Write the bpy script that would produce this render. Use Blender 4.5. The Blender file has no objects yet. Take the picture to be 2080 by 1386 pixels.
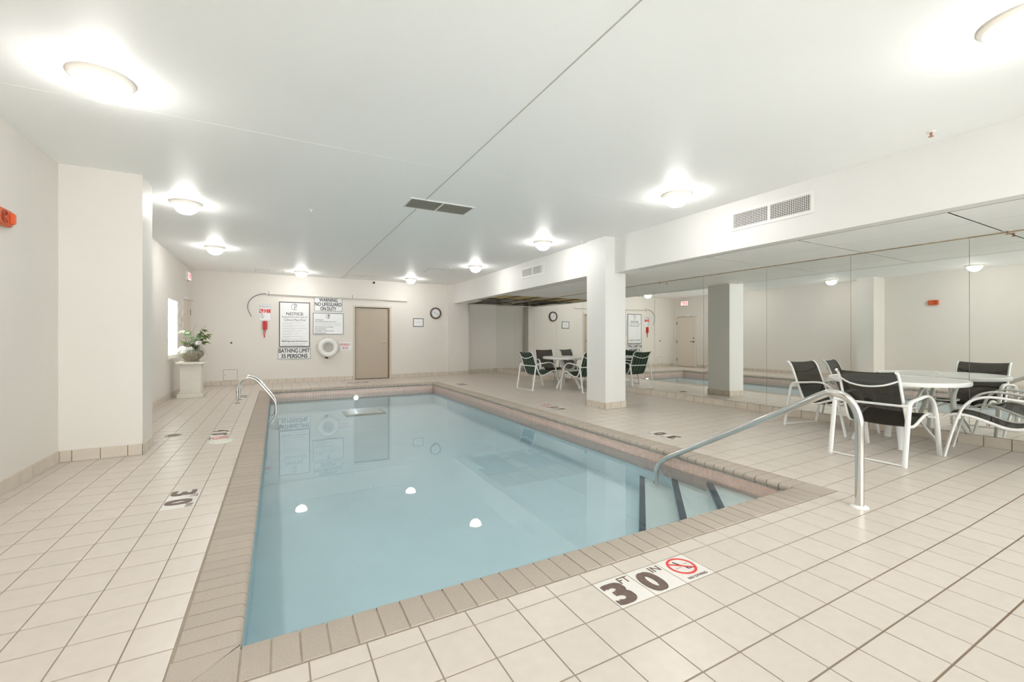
import bpy, bmesh, math, random
from mathutils import Vector, Matrix
random.seed(7)
sc = bpy.context.scene
col = sc.collection
PI = math.pi

# ------------------------------------------------------------------ camera
F_PX, YAW, CAM_H, HORIZON = 882.0, math.atan(477 / 882), 1.18, 686.5
cam_d = bpy.data.cameras.new('camera'); cam = bpy.data.objects.new('camera', cam_d); col.objects.link(cam)
cam_d.sensor_width = 36.0; cam_d.lens = 36.0 * F_PX / 2080.0
cam_d.shift_y = -(693 - HORIZON) / 2080.0
cam_d.clip_start = 0.02
cam.location = (0, 0, CAM_H); cam.rotation_euler = (PI / 2, 0, -YAW)
sc.camera = cam

# ------------------------------------------------------------------ world, sun, exposure
w = bpy.data.worlds.new('world'); sc.world = w; w.use_nodes = True
bg = w.node_tree.nodes['Background']
bg.inputs[0].default_value = (1.0, 0.99, 0.98, 1); bg.inputs[1].default_value = 5.4
sun_d = bpy.data.lights.new('sun', 'SUN'); sun = bpy.data.objects.new('sun', sun_d); col.objects.link(sun)
sun_d.energy = 1.6; sun_d.angle = math.radians(2.0); sun_d.color = (1.0, 0.96, 0.9)
sun.location = (-8, 9, 8)
sun.rotation_euler = Vector((0.60, 0.0, -0.80)).to_track_quat('-Z', 'Y').to_euler()
sc.view_settings.view_transform = 'Standard'; sc.view_settings.look = 'None'
sc.view_settings.gamma = 1.0; sc.view_settings.use_curve_mapping = False
sc.view_settings.exposure = 0.27
LAMP = 57.0
sc.cycles.use_denoising = True; sc.cycles.use_light_tree = False
sc.cycles.max_bounces = 8; sc.cycles.diffuse_bounces = 5; sc.cycles.glossy_bounces = 4
sc.cycles.transparent_max_bounces = 16; sc.cycles.sample_clamp_indirect = 6.0
sc.cycles.caustics_reflective = True; sc.cycles.use_adaptive_sampling = True; sc.cycles.adaptive_threshold = 0.05; sc.cycles.caustics_refractive = False

# ------------------------------------------------------------------ materials
M = {}
def mat(name, c, rough=0.6, metal=0.0, var=0.0, vscale=6.0, bump=0.0, bscale=60.0, island=0.0, spec=0.5, emit=0.0):
    m = bpy.data.materials.new(name); m.use_nodes = True
    nt = m.node_tree; n = nt.nodes; l = nt.links
    b = n['Principled BSDF']
    b.inputs['Base Color'].default_value = (*c, 1); b.inputs['Roughness'].default_value = rough
    b.inputs['Metallic'].default_value = metal; b.inputs['Specular IOR Level'].default_value = spec
    tc = n.new('ShaderNodeTexCoord'); geo = n.new('ShaderNodeNewGeometry')
    last = None
    if var > 0:
        nz = n.new('ShaderNodeTexNoise'); nz.inputs['Scale'].default_value = vscale; nz.inputs['Detail'].default_value = 2
        l.new(geo.outputs['Position'], nz.inputs['Vector'])
        mp = n.new('ShaderNodeMapRange'); mp.inputs[1].default_value = 0.25; mp.inputs[2].default_value = 0.75
        mp.inputs[3].default_value = 1 - var; mp.inputs[4].default_value = 1 + var
        l.new(nz.outputs['Fac'], mp.inputs[0]); last = mp.outputs[0]
    if island > 0:
        mp = n.new('ShaderNodeMapRange'); mp.inputs[3].default_value = 1 - island; mp.inputs[4].default_value = 1 + island
        l.new(geo.outputs['Random Per Island'], mp.inputs[0])
        o2 = n.new('ShaderNodeObjectInfo'); mp2 = n.new('ShaderNodeMapRange')
        mp2.inputs[3].default_value = 1 - island; mp2.inputs[4].default_value = 1 + island
        l.new(o2.outputs['Random'], mp2.inputs[0])
        mm = n.new('ShaderNodeMath'); mm.operation = 'MULTIPLY'; l.new(mp.outputs[0], mm.inputs[0]); l.new(mp2.outputs[0], mm.inputs[1])
        if last is not None:
            m3 = n.new('ShaderNodeMath'); m3.operation = 'MULTIPLY'; l.new(mm.outputs[0], m3.inputs[0]); l.new(last, m3.inputs[1]); last = m3.outputs[0]
        else: last = mm.outputs[0]
    if last is not None:
        vm = n.new('ShaderNodeVectorMath'); vm.operation = 'SCALE'; vm.inputs[0].default_value = c
        l.new(last, vm.inputs['Scale']); l.new(vm.outputs[0], b.inputs['Base Color'])
    if bump > 0:
        nz = n.new('ShaderNodeTexNoise'); nz.inputs['Scale'].default_value = bscale; nz.inputs['Detail'].default_value = 1
        l.new(geo.outputs['Position'], nz.inputs['Vector'])
        bp = n.new('ShaderNodeBump'); bp.inputs['Strength'].default_value = bump; bp.inputs['Distance'].default_value = 0.004
        l.new(nz.outputs['Fac'], bp.inputs['Height']); l.new(bp.outputs[0], b.inputs['Normal'])
    if emit > 0:
        b.inputs['Emission Color'].default_value = (*c, 1); b.inputs['Emission Strength'].default_value = emit
    M[name] = m
    return m

mat('wall_paint', (0.79, 0.75, 0.70), 0.55, var=0.015, vscale=1.5)
mat('ceiling_paint', (0.95, 0.95, 0.94), 0.5, var=0.015, vscale=1.2)
mat('beam_paint', (0.80, 0.785, 0.76), 0.5, var=0.012, vscale=1.5)
mat('soffit_paint', (0.93, 0.93, 0.905), 0.5, var=0.02, vscale=2)
mat('seam', (0.52, 0.50, 0.46), 0.8)
mat('dark_seam', (0.16, 0.13, 0.10), 0.9, var=0.3, vscale=9)
mat('rust', (0.42, 0.32, 0.20), 0.8, var=0.35, vscale=12)
mat('plenum', (0.035, 0.028, 0.022), 0.95)
mat('insulation', (0.55, 0.43, 0.20), 0.9, var=0.12, vscale=7)
mat('tile', (0.67, 0.597, 0.53), 0.30, var=0.03, vscale=18, island=0.018, spec=0.45)
mat('base_tile', (0.66, 0.585, 0.50), 0.35, var=0.05, vscale=9, island=0.03)
mat('coping', (0.465, 0.40, 0.338), 0.85, var=0.13, vscale=190, bump=0.25, bscale=300, island=0.035)
mat('joint', (0.24, 0.175, 0.11), 0.9)
mat('mortar', (0.36, 0.295, 0.235), 0.9, var=0.1, vscale=30)
mat('pink_tile', (0.72, 0.52, 0.44), 0.25, var=0.05, vscale=20, island=0.05)
mat('plaster', (0.80, 0.94, 0.995), 0.7, var=0.03, vscale=3)
mat('step_plaster', (0.88, 0.92, 0.90), 0.7, var=0.02, vscale=3)
mat('navy_tile', (0.035, 0.05, 0.09), 0.35, island=0.15)
mat('marker_tile', (0.84, 0.80, 0.76), 0.22, var=0.015, vscale=14)
mat('marker_ink', (0.145, 0.095, 0.075), 0.5, var=0.18, vscale=40)
mat('black_ink', (0.035, 0.033, 0.035), 0.6)
mat('grey_ink', (0.30, 0.30, 0.32), 0.6)
mat('pale_ink', (0.52, 0.52, 0.54), 0.6)
mat('red_ink', (0.72, 0.06, 0.05), 0.5)
mat('sign_white', (0.86, 0.86, 0.87), 0.25)
mat('white_plastic', (0.87, 0.86, 0.84), 0.4)
mat('white_enamel', (0.86, 0.85, 0.83), 0.28)
mat('table_white', (0.84, 0.835, 0.82), 0.22, var=0.015, vscale=30)
mat('rope_white', (0.75, 0.73, 0.70), 0.8)
mat('steel', (0.72, 0.71, 0.69), 0.16, metal=1.0)
mat('bronze', (0.14, 0.10, 0.07), 0.4, metal=0.8)
mat('nickel', (0.42, 0.39, 0.35), 0.28, metal=1.0)
mat('door_tan', (0.50, 0.42, 0.335), 0.5, var=0.02, vscale=4)
mat('frame_cream', (0.68, 0.615, 0.52), 0.5)
mat('jamb_brown', (0.36, 0.24, 0.15), 0.5)
mat('door_cream', (0.74, 0.665, 0.58), 0.5)
mat('dark_gap', (0.02, 0.016, 0.012), 0.9)
mat('red_plastic', (0.62, 0.035, 0.03), 0.3)
mat('alarm_red', (0.68, 0.13, 0.045), 0.4)
mat('alarm_dark', (0.34, 0.05, 0.02), 0.5)
mat('clock_brown', (0.10, 0.055, 0.04), 0.35)
mat('frame_black', (0.03, 0.035, 0.04), 0.35)
mat('lamp_rim', (0.86, 0.80, 0.72), 0.4)
mat('lamp_glass', (1.0, 0.98, 0.95), 0.4, emit=LAMP)
mat('pool_lens', (0.92, 0.95, 1.0), 0.3, emit=60)
mat('exit_face', (1.0, 0.45, 0.45), 0.4, emit=1.6)
mat('grille_white', (0.84, 0.82, 0.79), 0.45)
mat('grille_grey', (0.24, 0.235, 0.20), 0.5)
mat('pedestal', (0.80, 0.76, 0.69), 0.55, var=0.02, vscale=5)
mat('urn', (0.26, 0.225, 0.165), 0.75, var=0.28, vscale=22, bump=0.4, bscale=50)
mat('leaf', (0.15, 0.21, 0.07), 0.45, var=0.25, vscale=25, island=0.12)
mat('leaf_pale', (0.33, 0.42, 0.27), 0.45, var=0.2, vscale=25, island=0.12)
mat('grass_dark', (0.10, 0.12, 0.055), 0.5, island=0.2)
mat('grass_pale', (0.60, 0.63, 0.52), 0.6, island=0.2)
mat('petal_white', (0.84, 0.83, 0.78), 0.6, island=0.04)
mat('petal_pink', (0.74, 0.66, 0.70), 0.6)
mat('twig', (0.24, 0.18, 0.13), 0.8)
mat('window_frame', (0.80, 0.78, 0.72), 0.45)
mat('hook_blue', (0.17, 0.19, 0.25), 0.4)
mat('pole_white', (0.80, 0.78, 0.73), 0.4)
mat('brass', (0.45, 0.22, 0.13), 0.4, metal=0.6)
mat('camera_black', (0.015, 0.015, 0.02), 0.2)
mat('drain', (0.42, 0.37, 0.30), 0.5, metal=0.3)
mat('lid', (0.80, 0.79, 0.71), 0.5)
mat('drain_white', (0.83, 0.86, 0.86), 0.5)
mat('drain_side', (0.42, 0.50, 0.46), 0.6)

def special():
    # grout: brown stain towards the near right of the deck (dirt with a place of its own)
    m = mat('grout', (0.5, 0.43, 0.36), 0.9); nt = m.node_tree; n = nt.nodes; l = nt.links; b = n['Principled BSDF']
    geo = n.new('ShaderNodeNewGeometry'); sx = n.new('ShaderNodeSeparateXYZ'); l.new(geo.outputs['Position'], sx.inputs[0])
    a = n.new('ShaderNodeMath'); a.operation = 'MULTIPLY_ADD'; a.inputs[1].default_value = -1.3
    l.new(sx.outputs['Y'], a.inputs[0]); l.new(sx.outputs['X'], a.inputs[2])
    nz = n.new('ShaderNodeTexNoise'); nz.inputs['Scale'].default_value = 3.0; nz.inputs['Detail'].default_value = 4
    l.new(geo.outputs['Position'], nz.inputs['Vector'])
    c = n.new('ShaderNodeMath'); c.operation = 'MULTIPLY_ADD'; c.inputs[1].default_value = 3.2; l.new(nz.outputs['Fac'], c.inputs[0]); l.new(a.outputs[0], c.inputs[2])
    r = n.new('ShaderNodeMapRange'); r.inputs[1].default_value = 1.4; r.inputs[2].default_value = 4.8; l.new(c.outputs[0], r.inputs[0])
    mx = n.new('ShaderNodeMix'); mx.data_type = 'RGBA'; mx.inputs['A'].default_value = (0.36, 0.30, 0.24, 1); mx.inputs['B'].default_value = (0.19, 0.115, 0.055, 1)
    l.new(r.outputs[0], mx.inputs['Factor']); l.new(mx.outputs['Result'], b.inputs['Base Color'])
    # lamp shades: brightest underneath, dimmer towards the rim
    m = M['lamp_glass']; nt = m.node_tree; n = nt.nodes; l = nt.links; geo = n.new('ShaderNodeNewGeometry'); sx = n.new('ShaderNodeSeparateXYZ'); l.new(geo.outputs['Position'], sx.inputs[0])
    r = n.new('ShaderNodeMapRange'); r.inputs[1].default_value = 2.81; r.inputs[2].default_value = 2.72; r.inputs[3].default_value = LAMP * 0.3; r.inputs[4].default_value = LAMP
    l.new(sx.outputs['Z'], r.inputs[0]); l.new(r.outputs[0], n['Principled BSDF'].inputs['Emission Strength'])
    # mirror
    mat('mirror', (0.895, 0.91, 0.88), 0.0, metal=1.0)
    # water surface: tinted clear water with a Fresnel reflection
    m = bpy.data.materials.new('water'); m.use_nodes = True; nt = m.node_tree; n = nt.nodes; l = nt.links; n.clear()
    out = n.new('ShaderNodeOutputMaterial'); mix = n.new('ShaderNodeMixShader'); tr = n.new('ShaderNodeBsdfTransparent'); gl = n.new('ShaderNodeBsdfGlossy')
    tr.inputs[0].default_value = (0.925, 0.985, 0.998, 1); gl.inputs['Roughness'].default_value = 0.012; gl.inputs[0].default_value = (1, 1, 1, 1)
    fr = n.new('ShaderNodeFresnel'); fr.inputs['IOR'].default_value = 1.33
    geo = n.new('ShaderNodeNewGeometry'); nz = n.new('ShaderNodeTexNoise'); nz.inputs['Scale'].default_value = 2.2; nz.inputs['Detail'].default_value = 1.5
    l.new(geo.outputs['Position'], nz.inputs['Vector']); bp = n.new('ShaderNodeBump'); bp.inputs['Strength'].default_value = 0.05; bp.inputs['Distance'].default_value = 0.012
    l.new(nz.outputs['Fac'], bp.inputs['Height']); l.new(bp.outputs[0], gl.inputs['Normal'])
    df = n.new('ShaderNodeBsdfDiffuse'); df.inputs[0].default_value = (0.66, 0.86, 0.93, 1); cl = n.new('ShaderNodeMixShader'); cl.inputs[0].default_value = 0.07   # slightly cloudy water
    l.new(tr.outputs[0], cl.inputs[1]); l.new(df.outputs[0], cl.inputs[2])
    l.new(fr.outputs[0], mix.inputs[0]); l.new(cl.outputs[0], mix.inputs[1]); l.new(gl.outputs[0], mix.inputs[2]); l.new(mix.outputs[0], out.inputs[0])
    M['water'] = m
    # window glass
    m = bpy.data.materials.new('glass'); m.use_nodes = True; nt = m.node_tree; n = nt.nodes; l = nt.links; n.clear()
    out = n.new('ShaderNodeOutputMaterial'); mix = n.new('ShaderNodeMixShader'); tr = n.new('ShaderNodeBsdfTransparent'); gl = n.new('ShaderNodeBsdfGlossy')
    gl.inputs['Roughness'].default_value = 0.02; fr = n.new('ShaderNodeFresnel'); fr.inputs['IOR'].default_value = 1.45
    tr.inputs[0].default_value = (0.93, 0.96, 0.95, 1)
    l.new(fr.outputs[0], mix.inputs[0]); l.new(tr.outputs[0], mix.inputs[1]); l.new(gl.outputs[0], mix.inputs[2]); l.new(mix.outputs[0], out.inputs[0])
    M['glass'] = m
    m = bpy.data.materials.new('frosted'); m.use_nodes = True; nt = m.node_tree; n = nt.nodes; l = nt.links; n.clear()
    out = n.new('ShaderNodeOutputMaterial'); mix = n.new('ShaderNodeMixShader'); tl = n.new('ShaderNodeBsdfTranslucent'); gl = n.new('ShaderNodeBsdfGlossy')
    tl.inputs[0].default_value = (0.92, 0.95, 0.93, 1); gl.inputs['Roughness'].default_value = 0.2; mix.inputs[0].default_value = 0.05
    l.new(tl.outputs[0], mix.inputs[1]); l.new(gl.outputs[0], mix.inputs[2]); l.new(mix.outputs[0], out.inputs[0]); M['frosted'] = m
    # see-through woven slings
    def sling(name, c1, c2, alpha, stripes):
        m = bpy.data.materials.new(name); m.use_nodes = True; nt = m.node_tree; n = nt.nodes; l = nt.links
        b = n['Principled BSDF']; out = n['Material Output']; b.inputs['Roughness'].default_value = 0.55; b.inputs['Specular IOR Level'].default_value = 0.3
        tc = n.new('ShaderNodeTexCoord'); sx = n.new('ShaderNodeSeparateXYZ'); l.new(tc.outputs['Object'], sx.inputs[0])
        if stripes:
            mu = n.new('ShaderNodeMath'); mu.operation = 'MULTIPLY'; mu.inputs[1].default_value = 11.5; l.new(sx.outputs['Y'], mu.inputs[0])
            f1 = n.new('ShaderNodeMath'); f1.operation = 'FRACT'; l.new(mu.outputs[0], f1.inputs[0])
            g1 = n.new('ShaderNodeMath'); g1.operation = 'GREATER_THAN'; g1.inputs[1].default_value = 0.45; l.new(f1.outputs[0], g1.inputs[0])
            mx = n.new('ShaderNodeMix'); mx.data_type = 'RGBA'; mx.inputs['A'].default_value = (*c1, 1); mx.inputs['B'].default_value = (*c2, 1)
            l.new(g1.outputs[0], mx.inputs['Factor'])
            f2 = n.new('ShaderNodeMath'); f2.operation = 'LESS_THAN'; f2.inputs[1].default_value = 0.055; l.new(f1.outputs[0], f2.inputs[0])
            m2 = n.new('ShaderNodeMix'); m2.data_type = 'RGBA'; l.new(mx.outputs['Result'], m2.inputs['A']); m2.inputs['B'].default_value = (0.42, 0.47, 0.40, 1)
            l.new(f2.outputs[0], m2.inputs['Factor']); l.new(m2.outputs['Result'], b.inputs['Base Color'])
        else:
            nz = n.new('ShaderNodeTexNoise'); nz.inputs['Scale'].default_value = 150; l.new(tc.outputs['Object'], nz.inputs['Vector'])
            mx = n.new('ShaderNodeMix'); mx.data_type = 'RGBA'; mx.inputs['A'].default_value = (*c1, 1); mx.inputs['B'].default_value = (*c2, 1)
            l.new(nz.outputs['Fac'], mx.inputs['Factor']); l.new(mx.outputs['Result'], b.inputs['Base Color'])
        tr = n.new('ShaderNodeBsdfTransparent'); ms = n.new('ShaderNodeMixShader'); ms.inputs[0].default_value = alpha
        l.new(tr.outputs[0], ms.inputs[1]); l.new(b.outputs[0], ms.inputs[2]); l.new(ms.outputs[0], out.inputs['Surface'])
        M[name] = m
    sling('sling_plain', (0.017, 0.015, 0.010), (0.030, 0.027, 0.019), 0.70, False)
    sling('sling_striped', (0.008, 0.012, 0.010), (0.035, 0.085, 0.055), 0.96, True)
special()

# ------------------------------------------------------------------ geometry helpers
OFF = {}
def spline(pts, n=6, closed=False):
    P = [Vector(p) for p in pts]; out = []; N = len(P)
    for i in range(N if closed else N - 1):
        p0 = P[(i - 1) % N] if (closed or i > 0) else P[0]; p1 = P[i % N]; p2 = P[(i + 1) % N]
        p3 = P[(i + 2) % N] if (closed or i + 2 < N) else P[-1]
        for k in range(n):
            t = k / n
            out.append(0.5 * ((2 * p1) + (p2 - p0) * t + (2 * p0 - 5 * p1 + 4 * p2 - p3) * t * t + (3 * p1 - p0 - 3 * p2 + p3) * t ** 3))
    if not closed: out.append(P[-1])
    return out
class MB:
    def __init__(s): s.v = []; s.f = []
    def box(s, x0, x1, y0, y1, z0, z1):
        b = len(s.v); s.v += [Vector(p) for p in ((x0,y0,z0),(x1,y0,z0),(x1,y1,z0),(x0,y1,z0),(x0,y0,z1),(x1,y0,z1),(x1,y1,z1),(x0,y1,z1))]
        s.f += [tuple(b + i for i in q) for q in ((3,2,1,0),(4,5,6,7),(0,1,5,4),(1,2,6,5),(2,3,7,6),(3,0,4,7))]; return s
    def quad(s, a, b, c, d):
        n = len(s.v); s.v += [Vector(p) for p in (a, b, c, d)]; s.f.append((n, n + 1, n + 2, n + 3)); return s
    def grid_holes(s, u0, u1, v0, v1, holes, fn):
        # rectangle u,v with rectangular holes; fn(ua,ub,va,vb) adds a piece
        us = sorted({u0, u1, *[h[0] for h in holes], *[h[1] for h in holes]}); vs = sorted({v0, v1, *[h[2] for h in holes], *[h[3] for h in holes]})
        us = [u for u in us if u0 <= u <= u1]; vs = [x for x in vs if v0 <= x <= v1]
        for a, b in zip(us, us[1:]):
            for c, d in zip(vs, vs[1:]):
                cu, cv = (a + b) / 2, (c + d) / 2
                if any(h[0] < cu < h[1] and h[2] < cv < h[3] for h in holes): continue
                fn(a, b, c, d)
        return s
    def tube(s, path, r, seg=10, flat=1.0, up=(0, 0, 1), closed=False, taper=None):
        P = [Vector(p) for p in path]; N = len(P); b0 = len(s.v)
        side = None
        for i, p in enumerate(P):
            t = ((P[(i + 1) % N] if (closed or i < N - 1) else p) - (P[i - 1] if (closed or i > 0) else p)).normalized()
            if side is None:
                u = Vector(up)
                if abs(t.dot(u)) > 0.95: u = Vector((1, 0, 0)) if abs(t.x) < 0.9 else Vector((0, 1, 0))
                side = t.cross(u).normalized()
            else:
                side = (side - t * side.dot(t)).normalized()
            nrm = side.cross(t)
            rr = r * (taper(i / (N - 1)) if taper else 1)
            for k in range(seg):
                a = 2 * PI * k / seg
                s.v.append(p + side * (math.cos(a) * rr * flat) + nrm * (math.sin(a) * rr))
        for i in range(N if closed else N - 1):
            for k in range(seg):
                a = b0 + i * seg + k; b = b0 + i * seg + (k + 1) % seg; j = (i + 1) % N
                s.f.append((a, b, b0 + j * seg + (k + 1) % seg, b0 + j * seg + k))
        if not closed:
            s.f.append(tuple(b0 + k for k in reversed(range(seg)))); s.f.append(tuple(b0 + (N - 1) * seg + k for k in range(seg)))
        return s
    def lathe(s, prof, c=(0, 0, 0), seg=28, axis='z'):
        b0 = len(s.v); c = Vector(c)
        for r, z in prof:
            for k in range(seg):
                a = 2 * PI * k / seg; x, y = r * math.cos(a), r * math.sin(a)
                p = {'z': (x, y, z), 'y': (x, z, y), 'x': (z, x, y)}[axis]
                s.v.append(c + Vector(p))
        for i in range(len(prof) - 1):
            for k in range(seg):
                s.f.append((b0 + i * seg + k, b0 + i * seg + (k + 1) % seg, b0 + (i + 1) * seg + (k + 1) % seg, b0 + (i + 1) * seg + k))
        e = (len(prof) - 1) * seg
        if prof[0][0] > 1e-3 and prof[-1][0] > 1e-3:      # a ring: close it on itself
            for k in range(seg): s.f.append((b0 + e + k, b0 + e + (k + 1) % seg, b0 + (k + 1) % seg, b0 + k))
        elif prof[0][0] > 1e-3: s.f.append(tuple(b0 + k for k in reversed(range(seg))))
        elif prof[-1][0] > 1e-3: s.f.append(tuple(b0 + e + k for k in range(seg)))
        return s
    def xf(s, m):
        s.v = [m @ p for p in s.v]; return s
    def mesh(s, name, off=(0, 0, 0), smooth=False, bevel=0.0):
        o = Vector(off); me = bpy.data.meshes.new(name)
        me.from_pydata([p - o for p in s.v], [], s.f); bm = bmesh.new(); bm.from_mesh(me)
        bmesh.ops.remove_doubles(bm, verts=bm.verts, dist=1e-6)
        bmesh.ops.recalc_face_normals(bm, faces=bm.faces)
        if bevel > 0:
            bmesh.ops.bevel(bm, geom=list(bm.edges), offset=bevel, segments=2, affect='EDGES', clamp_overlap=True)
        bm.to_mesh(me); bm.free()
        if smooth:
            me.polygons.foreach_set('use_smooth', [True] * len(me.polygons)); me.set_sharp_from_angle(angle=math.radians(40))
        return me
    def build(s, name, m, parent=None, origin=None, smooth=False, bevel=0.0, local=False):
        off = Vector((0, 0, 0))
        if not local:
            off = OFF.get(parent.name, Vector((0, 0, 0))) if parent else Vector(origin or (0, 0, 0))
        me = s.mesh(name, off, smooth, bevel); me.materials.append(M[m])
        o = bpy.data.objects.new(name, me); col.objects.link(o)
        if parent: o.parent = parent; OFF[o.name] = OFF.get(parent.name, Vector((0, 0, 0)))
        else: o.location = off; OFF[o.name] = off
        return o
def tag(o, label=None, cat=None, group=None, kind=None):
    if label: o['label'] = label
    if cat: o['category'] = cat
    if group: o['group'] = group
    if kind: o['kind'] = kind
    return o
def root(name, loc, label=None, cat=None, group=None, kind=None, rz=0.0):
    o = bpy.data.objects.new(name, None); col.objects.link(o); o.empty_display_size = 0.1
    o.location = loc; o.rotation_euler = (0, 0, rz); OFF[o.name] = Vector(loc)
    return tag(o, label, cat, group, kind)
def copy_tree(o, parent=None):
    c = o.copy(); col.objects.link(c); c.parent = parent
    for ch in [x for x in bpy.data.objects if x.parent == o]: copy_tree(ch, c)
    return c
def box(name, m, x0, x1, y0, y1, z0, z1, parent=None, bevel=0.0, origin=None):
    if parent is None and origin is None: origin = ((x0 + x1) / 2, (y0 + y1) / 2, min(z0, z1))
    return MB().box(x0, x1, y0, y1, z0, z1).build(name, m, parent, origin, smooth=bevel > 0, bevel=bevel)
# frames: local x right, y up, z out of the surface
def frame(o, xdir, ydir):
    x = Vector(xdir); y = Vector(ydir); z = x.cross(y)
    m = Matrix((x, y, z)).transposed().to_4x4(); m.translation = Vector(o); return m
FAR = lambda X, Z, Y=12.9: frame((X, Y, Z), (1, 0, 0), (0, 0, 1))
LEFT = lambda Y, Z, X=-1.82: frame((X, Y, Z), (0, 1, 0), (0, 0, 1))
def text(body, w, h, m, parent, T, bold=0.0, name='lettering', depth=0.0012, base=0.001):
    cu = bpy.data.curves.new('t', 'FONT'); cu.body = body; cu.size = 1.0; cu.offset = 0.0; cu.extrude = 0.0
    cu.align_x = 'CENTER'; cu.space_word = 0.75; cu.resolution_u = 6
    o = bpy.data.objects.new('t', cu); col.objects.link(o)
    me = bpy.data.meshes.new_from_object(o.evaluated_get(bpy.context.evaluated_depsgraph_get()))
    bpy.data.objects.remove(o); bpy.data.curves.remove(cu)
    xs = [v.co.x for v in me.vertices]; ys = [v.co.y for v in me.vertices]
    x0, x1, y0, y1 = min(xs), max(xs), min(ys), max(ys)
    sx = w / (x1 - x0); sy = h / (y1 - y0)
    off = OFF.get(parent.name, Vector((0, 0, 0)))
    for v in me.vertices:
        p = T @ Vector(((v.co.x - (x0 + x1) / 2) * sx, (v.co.y - (y0 + y1) / 2) * sy, base))
        v.co = p - off
    bm = bmesh.new(); bm.from_mesh(me)
    if bold > 0.0:
        ex = T.to_3x3() @ Vector((1, 0, 0)); ey = T.to_3x3() @ Vector((0, 1, 0)); f0 = list(bm.faces); e = bold; ez = T.to_3x3() @ Vector((0, 0, 1)); st_ = 0
        for dx, dy in ((1, 1), (1, -1), (-1, 1), (-1, -1)):
            d = bmesh.ops.duplicate(bm, geom=f0); st_ += 1
            bmesh.ops.translate(bm, vec=ex * (dx * e * sx) + ey * (dy * e * sy * 0.6) + ez * (0.0002 * st_), verts=[g for g in d['geom'] if isinstance(g, bmesh.types.BMVert)])
    nrm = (T.to_3x3() @ Vector((0, 0, 1))) * depth
    r = bmesh.ops.extrude_face_region(bm, geom=list(bm.faces))
    bmesh.ops.translate(bm, vec=nrm, verts=[g for g in r['geom'] if isinstance(g, bmesh.types.BMVert)])
    bmesh.ops.recalc_face_normals(bm, faces=bm.faces); bm.to_mesh(me); bm.free()
    me.name = name; me.materials.clear(); me.materials.append(M[m])
    ob = bpy.data.objects.new(name, me); col.objects.link(ob); ob.parent = parent; OFF[ob.name] = off
    return ob
def lbox(T, x0, x1, y0, y1, z0, z1): return MB().box(x0, x1, y0, y1, z0, z1).xf(T)

# ------------------------------------------------------------------ dimensions
XL, XR, YF, YB, ZC = -1.82, 6.46, 12.9, -1.6, 2.83
YN = 13.08                      # back of the alcove beyond the beam
XE = 5.36                       # pilaster on the far wall ends here
SLOPE, XS = 0.0195, 3.80        # the right deck rises gently from the pool edge
def zf(x): return max(0.0, (x - XS) * SLOPE)
TILT = Matrix.Rotation(-math.atan(SLOPE), 4, 'Y')
def deck(x, y):                 # point of the level floor seen from the camera -> point on the sloping deck
    t = (CAM_H + XS * SLOPE) / (CAM_H + SLOPE * x) if x > XS else 1.0
    return x * t, y * t, zf(x * t), t
PX0, PX1, PY0, PY1 = -0.12, 3.57, 1.97, 10.97      # pool opening (coping nose)
QX0, QX1, QY0, QY1 = -0.34, 3.79, 1.75, 11.19      # coping outer edge
WZ, PZ = -0.16, -0.52
SOF = 2.25

# ------------------------------------------------------------------ floor and tiles
p = 0.2032
xs = [p * (6.51 + 1.0015 * n) for n in range(-16, 1)] + [p * (6.51 + 1.012 * n) for n in range(1, 28)]
ys = [p * (7.06 + 1.0 * n) for n in range(-16, 1)] + [p * (7.06 + 1.03 * n) for n in range(1, 60)]
fl = MB()
fl.grid_holes(XL, XS, YB, YF, [(QX0 + 0.02, QX1 - 0.02, QY0 + 0.02, QY1 - 0.02)], lambda a, b, c, d: fl.box(a, b, c, d, -0.12, -0.0035))
n0 = len(fl.v); fl.box(XS, XR + 0.01, YB, YF, -0.12, -0.0035); fl.box(XE - 0.01, XR + 0.01, YF, YN, -0.12, -0.0035)
for v in fl.v[n0:]:
    if v.z > -0.1: v.z += zf(v.x)
floor = tag(fl.build('floor', 'grout'), kind='structure')
def proj(X, Y, Z):
    c, s = math.cos(YAW), math.sin(YAW); d = s * X + c * Y
    if d < 0.2: return None
    return 1040 + F_PX * (c * X - s * Y) / d, HORIZON - F_PX * (Z - CAM_H) / d
def sub(r, h):
    # r minus h, both (x0,x1,y0,y1): list of rects
    if h[0] >= r[1] or h[1] <= r[0] or h[2] >= r[3] or h[3] <= r[2]: return [r]
    o = []
    if r[0] < h[0]: o.append((r[0], h[0], r[2], r[3]))
    if r[1] > h[1]: o.append((h[1], r[1], r[2], r[3]))
    a, b = max(r[0], h[0]), min(r[1], h[1])
    if r[2] < h[2]: o.append((a, b, r[2], h[2]))
    if r[3] > h[3]: o.append((a, b, h[3], r[3]))
    return o
def nearest(lst, v): return max(k for k in range(len(lst)) if lst[k] <= v)
cell = lambda i, j: (xs[i], xs[i + 1], ys[j], ys[j + 1])
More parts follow.
